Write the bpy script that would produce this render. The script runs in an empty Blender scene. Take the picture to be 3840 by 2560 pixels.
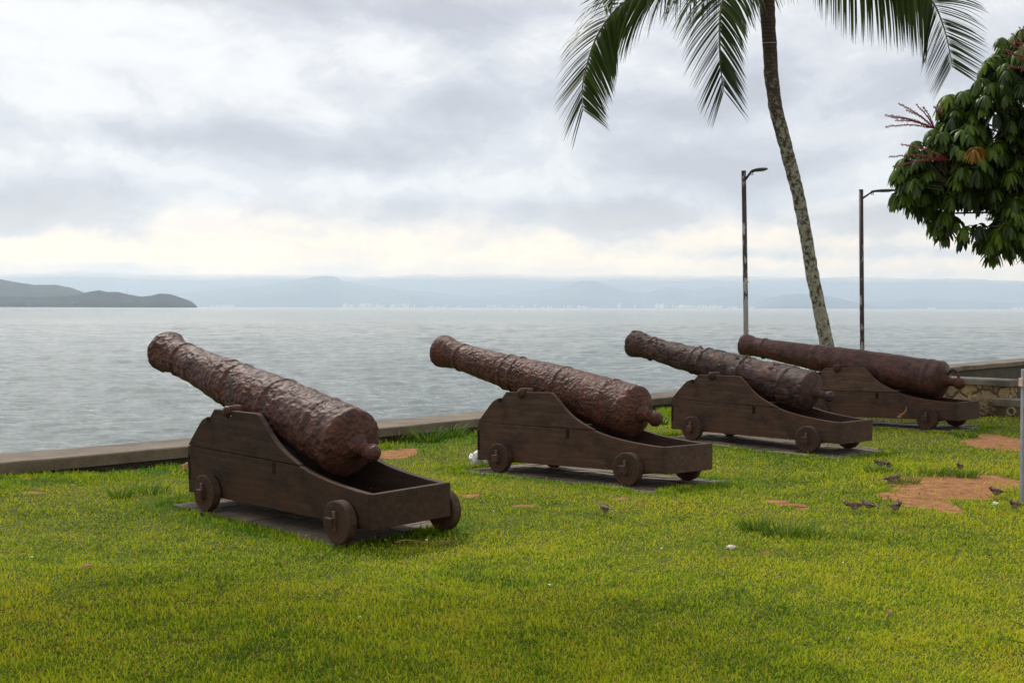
import bpy, bmesh, math, random
import numpy as np
from mathutils import Vector, Matrix, noise as mn
random.seed(7); rng = np.random.default_rng(7)
C = bpy.context.scene.collection
R = math.radians
F = 4762.17; H = 1.6334; ROLL = math.atan2(10, 3840); PITCH = math.atan2(127, F)
SEA = -2.2

# ------------------------------------------------------------------ helpers
def ray(px, py):
    c, s = math.cos(ROLL), math.sin(ROLL)
    a, b = px-1920, py-1280
    X = c*a+s*b; Y = -s*a+c*b
    return Vector((X, F*math.cos(PITCH)-Y*math.sin(PITCH), -F*math.sin(PITCH)-Y*math.cos(PITCH)))
def at(px, py, depth):
    r = ray(px, py); return Vector((0, 0, H))+r*(depth/r.y)
def onz(px, py, z=0.0):
    r = ray(px, py); return Vector((0, 0, H))+r*((z-H)/r.z)

def link(o, parent=None):
    C.objects.link(o)
    if parent: o.parent = parent
    return o
def mesh_obj(name, verts, faces, mat=None, parent=None, smooth=False):
    me = bpy.data.meshes.new(name)
    me.from_pydata([tuple(v) for v in verts], [], faces)
    if mat: me.materials.append(mat)
    if smooth: me.polygons.foreach_set('use_smooth', [True]*len(me.polygons))
    me.update()
    return link(bpy.data.objects.new(name, me), parent)
def np_mesh(name, V, quads=None, tris=None, mat=None, parent=None, smooth=False):
    me = bpy.data.meshes.new(name)
    nq = 0 if quads is None else len(quads); nt = 0 if tris is None else len(tris)
    me.vertices.add(len(V)); me.vertices.foreach_set('co', np.asarray(V, np.float32).ravel())
    idx = []; 
    if nq: idx.append(np.asarray(quads, np.int32).ravel())
    if nt: idx.append(np.asarray(tris, np.int32).ravel())
    idx = np.concatenate(idx); me.loops.add(len(idx)); me.loops.foreach_set('vertex_index', idx)
    st = np.concatenate([np.arange(nq)*4, nq*4+np.arange(nt)*3]).astype(np.int32)
    me.polygons.add(nq+nt); me.polygons.foreach_set('loop_start', st)
    if smooth: me.polygons.foreach_set('use_smooth', np.ones(nq+nt, bool))
    me.update(calc_edges=True)
    if mat: me.materials.append(mat)
    return link(bpy.data.objects.new(name, me), parent)
def grid_quads(nr, nc, closed=False):
    i = np.arange(nr-1)[:, None]; j = np.arange(nc if closed else nc-1)[None, :]
    jn = (j+1) % nc
    a = i*nc+j; b = i*nc+jn; c = (i+1)*nc+jn; d = (i+1)*nc+j
    return np.stack([a, b, c, d], -1).reshape(-1, 4)
def tag(o, label=None, cat=None, group=None, kind=None):
    if label: o['label'] = label
    if cat: o['category'] = cat
    if group: o['group'] = group
    if kind: o['kind'] = kind
    return o
def empty(name, loc=(0, 0, 0), rz=0):
    o = bpy.data.objects.new(name, None); o.empty_display_size = .2
    o.location = loc; o.rotation_euler = (0, 0, rz); return link(o)
class MB:
    def __init__(s): s.v = []; s.f = []
    def add(s, V, Fs):
        n = len(s.v); s.v += [Vector(p) for p in V]; s.f += [tuple(i+n for i in f) for f in Fs]; return s
    def box(s, a, b, M=None):
        x0, y0, z0 = a; x1, y1, z1 = b
        V = [Vector(p) for p in ((x0,y0,z0),(x1,y0,z0),(x1,y1,z0),(x0,y1,z0),(x0,y0,z1),(x1,y0,z1),(x1,y1,z1),(x0,y1,z1))]
        if M: V = [M @ p for p in V]
        return s.add(V, [(0,3,2,1),(4,5,6,7),(0,1,5,4),(1,2,6,5),(2,3,7,6),(3,0,4,7)])
    def tube(s, pts, rad, n=8, cap=True):
        pts = [Vector(p) for p in pts]; m = len(pts)
        if not isinstance(rad, (list, tuple)): rad = [rad]*m
        V = []; ref = None
        for i, p in enumerate(pts):
            t = (pts[min(i+1, m-1)]-pts[max(i-1, 0)]).normalized()
            if ref is None: ref = t.orthogonal().normalized()
            ref = (ref-t*ref.dot(t)).normalized(); b = t.cross(ref)
            for k in range(n):
                a = 2*math.pi*k/n; V.append(p+(ref*math.cos(a)+b*math.sin(a))*rad[i])
        Fs = [(i*n+k, i*n+(k+1) % n, (i+1)*n+(k+1) % n, (i+1)*n+k) for i in range(m-1) for k in range(n)]
        if cap: Fs += [tuple(range(n))[::-1], tuple((m-1)*n+k for k in range(n))]
        return s.add(V, Fs)
    def prism(s, poly, y0, y1):      # polygon in x,z extruded along y
        n = len(poly)
        V = [(p[0], y0, p[1]) for p in poly]+[(p[0], y1, p[1]) for p in poly]
        return s.add(V, [tuple(range(n)), tuple(range(2*n-1, n-1, -1))]+[(i, i+n, (i+1) % n+n, (i+1) % n) for i in range(n)])
    def build(s, name, mat, parent=None, smooth=False, bevel=0):
        o = mesh_obj(name, s.v, s.f, mat, parent, smooth)
        bm = bmesh.new(); bm.from_mesh(o.data); bmesh.ops.recalc_face_normals(bm, faces=bm.faces); bm.to_mesh(o.data); bm.free()
        if bevel:
            m = o.modifiers.new('Bevel', 'BEVEL'); m.width = bevel; m.segments = 2; m.limit_method = 'ANGLE'; m.angle_limit = R(35)
        return o
def sstep(a, b, x):
    t = np.clip((x-a)/(b-a), 0, 1); return t*t*(3-2*t)
def lerp_table(T, x):
    return float(np.interp(x, [t[0] for t in T], [t[1] for t in T]))

# ------------------------------------------------------------------ node helpers
def new_mat(name):
    m = bpy.data.materials.new(name); m.use_nodes = True
    nt = m.node_tree; b = nt.nodes['Principled BSDF']; return m, nt, b
def N(nt, typ, **kw):
    n = nt.nodes.new(typ)
    for k, v in kw.items():
        if k in n.inputs.keys(): n.inputs[k].default_value = v
        else: setattr(n, k, v)
    return n
def noise_n(nt, scale, detail=4, rough=.55, vec=None, dist=0, dims='3D'):
    n = N(nt, 'ShaderNodeTexNoise', noise_dimensions=dims)
    n.inputs['Scale'].default_value = scale; n.inputs['Detail'].default_value = detail
    n.inputs['Roughness'].default_value = rough; n.inputs['Distortion'].default_value = dist
    if vec is not None: nt.links.new(vec, n.inputs['Vector'])
    return n.outputs['Fac']
def ramp(nt, fac, stops, interp='LINEAR'):
    r = N(nt, 'ShaderNodeValToRGB'); r.color_ramp.interpolation = interp
    e = r.color_ramp.elements
    while len(e) < len(stops): e.new(.5)
    for k, (p, c) in enumerate(stops):
        e[k].position = p; e[k].color = (c, c, c, 1) if isinstance(c, (int, float)) else (*c, 1)
    nt.links.new(fac, r.inputs['Fac']); return r.outputs['Color']
def mix(nt, fac, a, b, blend='MIX'):
    m = N(nt, 'ShaderNodeMix', data_type='RGBA', blend_type=blend)
    for s, v in ((0, fac), (6, a), (7, b)):
        if hasattr(v, 'is_linked') or hasattr(v, 'links'): nt.links.new(v, m.inputs[s])
        else: m.inputs[s].default_value = v if s == 0 else (*v, 1)
    return m.outputs[2]
def math_n(nt, op, a, b=None, c=None, clamp=False):
    m = N(nt, 'ShaderNodeMath', operation=op); m.use_clamp = clamp
    for i, v in enumerate((a, b, c)):
        if v is None: continue
        if hasattr(v, 'links'): nt.links.new(v, m.inputs[i])
        else: m.inputs[i].default_value = v
    return m.outputs[0]
def mapping(nt, vec, scale=(1, 1, 1), loc=(0, 0, 0)):
    m = N(nt, 'ShaderNodeMapping'); m.inputs['Scale'].default_value = scale; m.inputs['Location'].default_value = loc
    nt.links.new(vec, m.inputs['Vector']); return m.outputs[0]
def bump(nt, b, height, strength=.5, dist=.01, prev=None):
    n = N(nt, 'ShaderNodeBump'); n.inputs['Strength'].default_value = strength; n.inputs['Distance'].default_value = dist
    nt.links.new(height, n.inputs['Height'])
    if prev is not None: nt.links.new(prev, n.inputs['Normal'])
    nt.links.new(n.outputs[0], b.inputs['Normal']); return n.outputs[0]
def obj_co(nt): return N(nt, 'ShaderNodeTexCoord').outputs['Object']
def geo_pos(nt): return N(nt, 'ShaderNodeNewGeometry').outputs['Position']
def simple(name, col, rough=.6, metal=0, var=.25, scale=8, bumpd=0, spec=.5):
    m, nt, b = new_mat(name); v = obj_co(nt)
    f = noise_n(nt, scale, 5, .6, v)
    lo = tuple(c*(1-var) for c in col); hi = tuple(min(1, c*(1+var)) for c in col)
    nt.links.new(ramp(nt, f, [(.3, lo), (.7, hi)]), b.inputs['Base Color'])
    b.inputs['Roughness'].default_value = rough; b.inputs['Metallic'].default_value = metal
    b.inputs['Specular IOR Level'].default_value = spec
    if bumpd: bump(nt, b, noise_n(nt, scale*5, 5, .6, v), .6, bumpd)
    return m

# ------------------------------------------------------------------ materials
def rust_mat(name, base, dark, orange, org_amt, rough=.42, pale=0.0, bs=1.0, pits=0):
    m, nt, b = new_mat(name); v = obj_co(nt)
    n1 = noise_n(nt, 9, 6, .65, v); n2 = noise_n(nt, 3.1, 5, .6, mapping(nt, v, (1, 1, 1), (3, 7, 1))); n3 = noise_n(nt, 60, 4, .6, v)
    c = mix(nt, ramp(nt, n1, [(.38, 0), (.66, 1)]), dark, base)
    c = mix(nt, ramp(nt, n2, [(.58-org_amt*.15, 0), (.72, min(1, .35+org_amt))]), c, orange)
    pl = tuple(min(1, x*1.0+.07) for x in base)
    c = mix(nt, ramp(nt, noise_n(nt, 5.5, 6, .7, mapping(nt, v, (1, 1, 1), (9, 2, 5))), [(.5, 0), (.68, pale)]), c, pl)
    c = mix(nt, .35, c, ramp(nt, n3, [(.3, (.35, .3, .28)), (.7, (1, 1, 1))]), 'MULTIPLY')
    nt.links.new(c, b.inputs['Base Color'])
    nt.links.new(ramp(nt, noise_n(nt, 22, 4, .6, v), [(.3, rough-.08), (.7, rough+.2)]), b.inputs['Roughness'])
    b.inputs['Specular IOR Level'].default_value = .28
    p = bump(nt, b, noise_n(nt, 34, 6, .68, v), .6*bs, .010)
    if pits:
        nn = N(nt, 'ShaderNodeTexNoise'); nn.inputs['Scale'].default_value = 14; nn.inputs['Detail'].default_value = 4; nt.links.new(v, nn.inputs['Vector'])
        sc2 = N(nt, 'ShaderNodeVectorMath', operation='SCALE'); sc2.inputs['Scale'].default_value = .05; nt.links.new(nn.outputs['Color'], sc2.inputs[0])
        av = N(nt, 'ShaderNodeVectorMath', operation='ADD'); nt.links.new(v, av.inputs[0]); nt.links.new(sc2.outputs[0], av.inputs[1])
        vo = N(nt, 'ShaderNodeTexVoronoi', feature='SMOOTH_F1'); vo.inputs['Scale'].default_value = pits; vo.inputs['Smoothness'].default_value = .25; nt.links.new(av.outputs[0], vo.inputs['Vector'])
        sq = math_n(nt, 'POWER', vo.outputs['Distance'], 1.7)
        am = ramp(nt, noise_n(nt, 4, 4, .6, mapping(nt, v, (1, 1, 1), (1, 8, 3))), [(.35, .35), (.6, 1)])
        p = bump(nt, b, math_n(nt, 'MULTIPLY', sq, am), 1.0, .013, p)
    bump(nt, b, noise_n(nt, 150, 4, .6, v), .5*bs, .004, p)
    return m
def wood_mat(name, light=1.0):
    m, nt, b = new_mat(name); v = obj_co(nt)
    g = noise_n(nt, 6, 6, .6, mapping(nt, v, (.45, 4, 5)), .6)
    g2 = noise_n(nt, 30, 5, .65, mapping(nt, v, (.12, 2, 2.5)))
    blot = noise_n(nt, 2.3, 5, .6, v)
    k = light
    c = ramp(nt, g, [(.3, (.024*k, .015*k, .011*k)), (.55, (.042*k, .0255*k, .0185*k)), (.75, (.062*k, .038*k, .027*k))])
    c = mix(nt, ramp(nt, blot, [(.42, 0), (.62, .5)]), c, (.062*k, .029*k, .016*k))
    c = mix(nt, .35, c, ramp(nt, g2, [(.35, (.5, .48, .46)), (.65, (1, 1, 1))]), 'MULTIPLY')
    # grime near the bottom and pale scuffs
    z = N(nt, 'ShaderNodeSeparateXYZ'); nt.links.new(v, z.inputs[0])
    c = mix(nt, ramp(nt, noise_n(nt, 14, 6, .75, mapping(nt, v, (1, 1, 2.2), (4, 4, 4))), [(.62, 0), (.78, .4)]), c, (.11*k, .078*k, .06*k))
    c = mix(nt, ramp(nt, noise_n(nt, 3.7, 6, .7, mapping(nt, v, (1, 1, 1.4), (2, 6, 1))), [(.5, 0), (.66, .7)]), c, (.016*k, .011*k, .009*k))
    vo = N(nt, 'ShaderNodeTexVoronoi'); vo.inputs['Scale'].default_value = 2.7; nt.links.new(v, vo.inputs['Vector'])
    c = mix(nt, ramp(nt, vo.outputs['Distance'], [(.016, 1), (.024, 0)]), c, (.55, .54, .5))
    nt.links.new(c, b.inputs['Base Color'])
    nt.links.new(ramp(nt, g2, [(.3, .55), (.7, .8)]), b.inputs['Roughness'])
    b.inputs['Specular IOR Level'].default_value = .14
    bump(nt, b, g2, .35, .003)
    return m
def stone_mat(name, a, bcol, scale=4, rough=.85, dark=.35, bd=.01):
    m, nt, b = new_mat(name); v = geo_pos(nt)
    n1 = noise_n(nt, scale, 7, .65, v); n2 = noise_n(nt, scale*.35, 5, .6, mapping(nt, v, (1, 1, 1), (5, 5, 5))); n3 = noise_n(nt, scale*9, 5, .7, v)
    c = ramp(nt, n1, [(.3, a), (.7, bcol)])
    c = mix(nt, ramp(nt, n2, [(.45, 0), (.65, .75)]), c, tuple(x*dark for x in a))
    c = mix(nt, .5, c, ramp(nt, n3, [(.3, (.45, .43, .4)), (.7, (1, 1, 1))]), 'MULTIPLY')
    nt.links.new(c, b.inputs['Base Color']); b.inputs['Roughness'].default_value = rough
    bump(nt, b, n3, .8, bd); return m

M = {}
M['rustA'] = rust_mat('rusted_iron', (.112, .040, .026), (.040, .015, .011), (.11, .034, .020), .2, .48, .12, 1.0, 27)
M['rustB'] = rust_mat('rusted_iron_pitted', (.122, .043, .026), (.042, .016, .011), (.15, .045, .018), .35, .5, .1, 1.0, 36)
M['rustC'] = rust_mat('rusted_iron_flaking', (.082, .042, .034), (.024, .014, .012), (.15, .055, .028), .35, .6, .5)
M['rustD'] = rust_mat('rusted_iron_smooth', (.112, .041, .028), (.038, .016, .013), (.15, .042, .026), .35, .44, .12, .8)
M['wood'] = wood_mat('dark_stained_wood', 1.3)
M['wood2'] = wood_mat('worn_dark_wood', 2.0)
M['wood3'] = wood_mat('faded_upper_wood', 2.9)
M['woodw'] = wood_mat('wheel_wood', 1.7)
M['woodd'] = wood_mat('black_stained_wood', .45)
M['cap'] = stone_mat('weathered_cement_cap', (.12, .090, .060), (.22, .172, .118), 3, .9, .4)
M['wall'] = stone_mat('dark_stained_masonry', (.05, .042, .032), (.09, .075, .055), 3, .9, .4)
M['paver'] = stone_mat('grey_paving_stone', (.11, .078, .05), (.20, .152, .105), 5, .85, .55, .006)
M['concrete'] = stone_mat('pale_concrete', (.17, .145, .11), (.27, .235, .185), 5, .85, .5)
M['rubble'] = stone_mat('yellow_rubble', (.22, .155, .08), (.36, .27, .14), 5, .9, .35, .03)

def foliage_mat(name, c1, c2, trans=.25, rough=.45, tip=None, scale=1.4):
    m, nt, b = new_mat(name)
    f = noise_n(nt, scale, 3, .6, geo_pos(nt))
    a = N(nt, 'ShaderNodeAttribute', attribute_name='rnd')
    f2 = math_n(nt, 'ADD', math_n(nt, 'MULTIPLY', f, .5), math_n(nt, 'MULTIPLY', a.outputs['Fac'], .5))
    c = ramp(nt, f2, [(.25, c1), (.75, c2)])
    if tip: c = mix(nt, ramp(nt, a.outputs['Fac'], [(.94, 0), (.965, 1)], 'CONSTANT'), c, tip)
    nt.links.new(c, b.inputs['Base Color']); b.inputs['Roughness'].default_value = rough
    b.inputs['Specular IOR Level'].default_value = .28
    t = N(nt, 'ShaderNodeBsdfTranslucent'); nt.links.new(c, t.inputs['Color'])
    mx = N(nt, 'ShaderNodeMixShader'); mx.inputs[0].default_value = trans
    nt.links.new(b.outputs[0], mx.inputs[1]); nt.links.new(t.outputs[0], mx.inputs[2])
    nt.links.new(mx.outputs[0], nt.nodes['Material Output'].inputs['Surface'])
    return m
M['palm'] = foliage_mat('palm_leaf', (.030, .055, .012), (.085, .120, .024), .34, .42, (.26, .17, .02))
M['umb'] = foliage_mat('umbrella_tree_leaf', (.009, .026, .006), (.12, .20, .012), .32, .45, (.20, .10, .006))
M['tuft'] = foliage_mat('long_grass', (.035, .095, .006), (.15, .25, .015), .35, .5, (.38, .30, .08))
M['agave'] = foliage_mat('spiky_leaf', (.02, .045, .015), (.05, .09, .03), .15, .4)

# grass blades
def grass_mat():
    m, nt, b = new_mat('lawn_grass'); p = geo_pos(nt)
    a = N(nt, 'ShaderNodeAttribute', attribute_name='rnd').outputs['Fac']
    big = noise_n(nt, .55, 5, .62, p); mid = noise_n(nt, 3.2, 4, .6, mapping(nt, p, (1, 1, 1), (11, 3, 0)))
    s = N(nt, 'ShaderNodeSeparateXYZ'); nt.links.new(p, s.inputs[0])
    k = math_n(nt, 'ADD', math_n(nt, 'MULTIPLY', big, .75), math_n(nt, 'MULTIPLY', mid, .45))
    k = math_n(nt, 'ADD', k, math_n(nt, 'SUBTRACT', math_n(nt, 'MULTIPLY', a, .32), .24))
    c = ramp(nt, k, [(.30, (.060, .13, .006)), (.42, (.20, .32, .010)), (.53, (.39, .45, .014)), (.66, (.52, .51, .024)), (.82, (.46, .34, .04))])
    # lusher, bluer-green grass near the wall and the pads
    lush = N(nt, 'ShaderNodeAttribute', attribute_name='lush').outputs['Fac']
    c = mix(nt, lush, c, ramp(nt, a, [(.2, (.05, .16, .006)), (.8, (.17, .33, .02))]))
    c = mix(nt, ramp(nt, a, [(.95, 0), (.955, .8)], 'CONSTANT'), c, (.36, .19, .04))
    nt.links.new(c, b.inputs['Base Color']); b.inputs['Roughness'].default_value = .6
    b.inputs['Specular IOR Level'].default_value = .07
    t = N(nt, 'ShaderNodeBsdfTranslucent'); nt.links.new(c, t.inputs['Color'])
    mx = N(nt, 'ShaderNodeMixShader'); mx.inputs[0].default_value = .4
    nt.links.new(b.outputs[0], mx.inputs[1]); nt.links.new(t.outputs[0], mx.inputs[2])
    nt.links.new(mx.outputs[0], nt.nodes['Material Output'].inputs['Surface']); return m
M['grass'] = grass_mat()
def ground_mat():
    m, nt, b = new_mat('turf_and_soil'); p = geo_pos(nt)
    g = ramp(nt, noise_n(nt, 22, 6, .7, p), [(.3, (.018, .028, .005)), (.5, (.07, .085, .008)), (.72, (.17, .14, .03))])
    sl = ramp(nt, noise_n(nt, 9, 7, .7, p), [(.3, (.13, .058, .026)), (.5, (.26, .115, .046)), (.68, (.38, .19, .085))])
    a = N(nt, 'ShaderNodeAttribute', attribute_name='soil').outputs['Fac']
    k = math_n(nt, 'ADD', a, math_n(nt, 'MULTIPLY', math_n(nt, 'SUBTRACT', noise_n(nt, 14, 5, .7, p), .5), 1.2))
    nt.links.new(mix(nt, ramp(nt, k, [(.34, 0), (.62, 1)]), g, sl), b.inputs['Base Color'])
    b.inputs['Roughness'].default_value = .95; b.inputs['Specular IOR Level'].default_value = .15
    bump(nt, b, noise_n(nt, 40, 6, .7, p), .7, .012); return m
M['ground'] = ground_mat()

def water_mat():
    m, nt, b = new_mat('sea_water'); p = geo_pos(nt)
    b.inputs['Roughness'].default_value = .10
    b.inputs['IOR'].default_value = 1.33
    c = ramp(nt, noise_n(nt, .02, 4, .6, mapping(nt, p, (1, .25, 1))), [(.35, (.125, .158, .150)), (.65, (.170, .205, .194))])
    nt.links.new(c, b.inputs['Base Color'])
    n1 = noise_n(nt, 1.6, 6, .66, mapping(nt, p, (.7, 1.3, 1)), .3)
    n2 = noise_n(nt, 7.0, 4, .6, mapping(nt, p, (.7, 1.3, 1)))
    pr = bump(nt, b, n1, .9, .32)
    bump(nt, b, n2, 1.0, .06, pr)
    return m
M['water'] = water_mat()

def hill_mat(name, c1, c2, scale, cut=None):
    m, nt, b = new_mat(name); p = geo_pos(nt)
    f = noise_n(nt, scale, 6, .65, p)
    nt.links.new(ramp(nt, f, [(.35, c1), (.65, c2)]), b.inputs['Base Color'])
    b.inputs['Roughness'].default_value = .95; b.inputs['Specular IOR Level'].default_value = .1
    return m, nt, b, p

# ------------------------------------------------------------------ world
def world():
    w = bpy.data.worlds.new('World'); bpy.context.scene.world = w; w.use_nodes = True
    nt = w.node_tree; nt.nodes.clear()
    L = nt.links.new
    out = N(nt, 'ShaderNodeOutputWorld')
    sky = N(nt, 'ShaderNodeTexSky', sky_type='NISHITA', sun_disc=False)
    sky.sun_elevation = R(48); sky.sun_rotation = R(-28); sky.air_density = 1.3; sky.dust_density = 2
    bg = N(nt, 'ShaderNodeBackground'); bg.inputs['Strength'].default_value = .12; L(sky.outputs[0], bg.inputs[0])
    g = N(nt, 'ShaderNodeTexCoord').outputs['Generated']
    sp = N(nt, 'ShaderNodeSeparateXYZ'); L(g, sp.inputs[0])
    x, y, z = sp.outputs
    u = math_n(nt, 'ARCTAN2', x, y)
    hyp = math_n(nt, 'SQRT', math_n(nt, 'ADD', math_n(nt, 'MULTIPLY', x, x), math_n(nt, 'MULTIPLY', y, y)))
    v = math_n(nt, 'DIVIDE', z, math_n(nt, 'MAXIMUM', hyp, .02))
    cb = N(nt, 'ShaderNodeCombineXYZ'); L(u, cb.inputs[0]); L(v, cb.inputs[1])
    uv = cb.outputs[0]
    st = mapping(nt, uv, (1, 1.65, 1))
    def cnoise(scale, det, rough, off, dist=.3):
        return noise_n(nt, scale, det, rough, mapping(nt, st, (1, 1, 1), off), dist)
    wx = math_n(nt, 'MULTIPLY', math_n(nt, 'SUBTRACT', cnoise(7, 6, .6, (0, 0, 3)), .5), .055)
    wy = math_n(nt, 'MULTIPLY', math_n(nt, 'SUBTRACT', cnoise(9, 6, .62, (4, 1, 7)), .5), .035)
    u2 = math_n(nt, 'ADD', u, wx); v2 = math_n(nt, 'ADD', v, wy)
    def blob(px, py, rx, ry, k):
        cx = (px-1920)/F; cy = (1153-py)/F
        a = math_n(nt, 'DIVIDE', math_n(nt, 'SUBTRACT', u2, cx), rx/F)
        b_ = math_n(nt, 'DIVIDE', math_n(nt, 'SUBTRACT', v2, cy), ry/F)
        r2 = math_n(nt, 'ADD', math_n(nt, 'MULTIPLY', a, a), math_n(nt, 'MULTIPLY', b_, b_))
        return math_n(nt, 'MULTIPLY', math_n(nt, 'EXPONENT', math_n(nt, 'MULTIPLY', r2, -1.0)), k)
    blobs = [(1350, 590, 950, 100, .50), (60, 845, 470, 75, .95), (250, 740, 400, 70, .40), (700, 520, 520, 70, .35), (2150, 400, 750, 90, .50),
             (2380, 815, 240, 50, .85), (2700, 640, 420, 90, .45), (2850, 960, 300, 30, .35), (450, 10, 700, 60, .50),
             (1750, 60, 560, 60, .50), (3200, 830, 400, 60, .5), (3300, 300, 500, 160, .30), (1500, 790, 700, 45, .30), (3500, 960, 300, 30, .3),
             (250, 340, 420, 100, -.06), (1000, 330, 420, 70, -.12), (300, 520, 500, 60, .16), (420, 960, 500, 30, -.6), (800, 830, 160, 70, -.4), (1650, 230, 420, 60, -.2), (650, 640, 220, 50, -.35), (3000, 1000, 1600, 40, -.2)]
    tot = None
    for bb in blobs:
        t = blob(*bb); tot = t if tot is None else math_n(nt, 'ADD', tot, t)
    fb = math_n(nt, 'MULTIPLY', math_n(nt, 'SUBTRACT', cnoise(6.5, 10, .54, (2, 9, 1), .25), .5), 1.6)
    fb2 = math_n(nt, 'MULTIPLY', math_n(nt, 'SUBTRACT', cnoise(15, 9, .60, (7, 5, 2), .3), .5), 1.15)
    D = math_n(nt, 'ADD', math_n(nt, 'ADD', tot, fb), math_n(nt, 'ADD', fb2, .26))
    col = ramp(nt, D, [(0.0, (.90, .895, .90)), (.20, (.82, .82, .84)), (.29, (.73, .74, .775)), (.46, (.655, .668, .72)), (.54, (.59, .605, .665)), (.85, (.48, .49, .55))])
    # warm clear strip just above the far mountains
    band = math_n(nt, 'ADD', v, math_n(nt, 'MULTIPLY', math_n(nt, 'SUBTRACT', cnoise(10, 7, .6, (1, 2, 5), .4), .5), .055))
    bandf = ramp(nt, band, [(0.0, 1), (.036, 1), (.055, .6), (.085, 0)])
    thin = ramp(nt, D, [(.20, 1), (.55, .25)])
    bandf = math_n(nt, 'MULTIPLY', bandf, thin)
    warm = ramp(nt, cnoise(16, 6, .6, (3, 3, 8), .5), [(.35, (1.28, .96, .66)), (.6, (1.60, 1.22, .72))])
    col = mix(nt, bandf, col, warm)
    zen = ramp(nt, math_n(nt, 'DIVIDE', v, 2.0), [(.13, 1/1.3), (.6, 1.0)])
    col = mix(nt, 1.0, col, zen, 'MULTIPLY')
    b2 = N(nt, 'ShaderNodeBackground'); L(col, b2.inputs[0]); b2.inputs['Strength'].default_value = 1.3*1.0
    ms = N(nt, 'ShaderNodeMixShader'); ms.inputs[0].default_value = .95
    L(bg.outputs[0], ms.inputs[1]); L(b2.outputs[0], ms.inputs[2]); L(ms.outputs[0], out.inputs['Surface'])
world()
sun = bpy.data.lights.new('sun', 'SUN'); sun.energy = 2.8; sun.angle = R(6); sun.color = (1, .95, .86)
so = link(bpy.data.objects.new('sun', sun))
sd = Vector((math.sin(R(-28))*math.cos(R(48)), math.cos(R(-28))*math.cos(R(48)), math.sin(R(48))))
so.rotation_euler = sd.to_track_quat('Z', 'Y').to_euler()

# ------------------------------------------------------------------ camera
cam = bpy.data.cameras.new('camera'); cam.lens = F/3840*36; cam.sensor_width = 36; cam.clip_end = 120000; cam.clip_start = .1
co = link(bpy.data.objects.new('camera', cam))
co.matrix_world = Matrix.Translation((0, 0, H)) @ Matrix.Rotation(math.pi/2-PITCH, 4, 'X') @ Matrix.Rotation(ROLL, 4, 'Z')
sc = bpy.context.scene; sc.camera = co
sc.view_settings.view_transform = 'Standard'; sc.view_settings.look = 'None'; sc.view_settings.exposure = .12; sc.view_settings.gamma = 1
sc.render.engine = 'CYCLES'
sc.cycles.max_bounces = 6; sc.cycles.transparent_max_bounces = 12; sc.cycles.volume_bounces = 4

# ------------------------------------------------------------------ cannon poses (x, y, yaw, z, tilt, bank)
POSE = [(-2.627, 10.304, -.792, .030, -.016, .027), (-.352, 12.948, -.766, -.019, .017, -.023),
        (1.997, 15.911, -.785, .018, -.015, -.005), (4.224, 18.568, -.77, -.029, .016, -.006)]
WID = [.70, .70, .68, .64]
PADS = [(-.1, 2.12, -.10, .90), (-.13, 2.40, -.22, .93), (-.1, 2.5, -.30, .92), (-.1, 2.42, -.30, .90)]
PM = [Matrix.Translation((x, y, z)) @ Matrix.Rotation(a, 4, 'Z') @ Matrix.Rotation(b, 4, 'X') @ Matrix.Rotation(-t, 4, 'Y') for x, y, a, z, t, b in POSE]
WALL = [(-12.6, 3.4), (-4.712, 11.66), (-3.323, 13.11), (-.464, 16.443), (2.198, 20.10), (11.193, 31.715), (14.218, 35.237), (24.0, 46.6)]
wx = np.array([p[0] for p in WALL]); wy = np.array([p[1] for p in WALL])
def wall_dist(x, y):   # positive on the lawn side
    return (np.interp(x, wx, wy)-y)*.63
def to_uv(k, x, y):
    px, py, a = POSE[k][:3]; dx = x-px; dy = y-py
    return dx*np.cos(a)+dy*np.sin(a), -dx*np.sin(a)+dy*np.cos(a)
_t = rng.random((64, 64))
def vnoise(x, y, s):      # cheap value noise for height and masks
    x = x*s+1000; y = y*s+1000; xi = np.floor(x).astype(int); yi = np.floor(y).astype(int); fx = x-xi; fy = y-yi
    fx = fx*fx*(3-2*fx); fy = fy*fy*(3-2*fy)
    g = lambda a, b: _t[a % 64, b % 64]
    return (g(xi, yi)*(1-fx)+g(xi+1, yi)*fx)*(1-fy)+(g(xi, yi+1)*(1-fx)+g(xi+1, yi+1)*fx)*fy
def ground_z(x, y):
    x = np.asarray(x, float); y = np.asarray(y, float)
    z = (vnoise(x, y, .8)-.5)*.02+(vnoise(x, y, 3.1)-.5)*.014
    tw = 0; tz = 0
    for k in range(4):
        u, v = to_uv(k, x, y); t, b = POSE[k][4:]
        pl = POSE[k][3]+u*t+v*b
        du = np.maximum(np.maximum(-.3-u, u-2.6), 0); dv = np.maximum(np.maximum(-.5-v, v-1.1), 0)
        w = np.exp(-(du**2+dv**2)/.5)
        inside = np.maximum(np.maximum(PADS[k][0]-u, u-PADS[k][1]), np.maximum(PADS[k][2]-v, v-PADS[k][3]))
        z = z*(1-w)+w*(pl-.012+(vnoise(x, y, 3.1)-.5)*.012-.05*sstep(0, -.12, inside))
    z = z+.085*np.exp(-((x+4.9)**2+(y-11.2)**2)/1.3)
    d = wall_dist(x, y)
    z = np.where(d < -.1, -3.2, z)
    low = sstep(27.05, 27.15, x+y)*(x > 3.5)
    return z*(1-low)+low*np.where(d < -.1, -3.2, -1.2)
SOIL = []     # (x, y, rx, ry)
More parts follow.
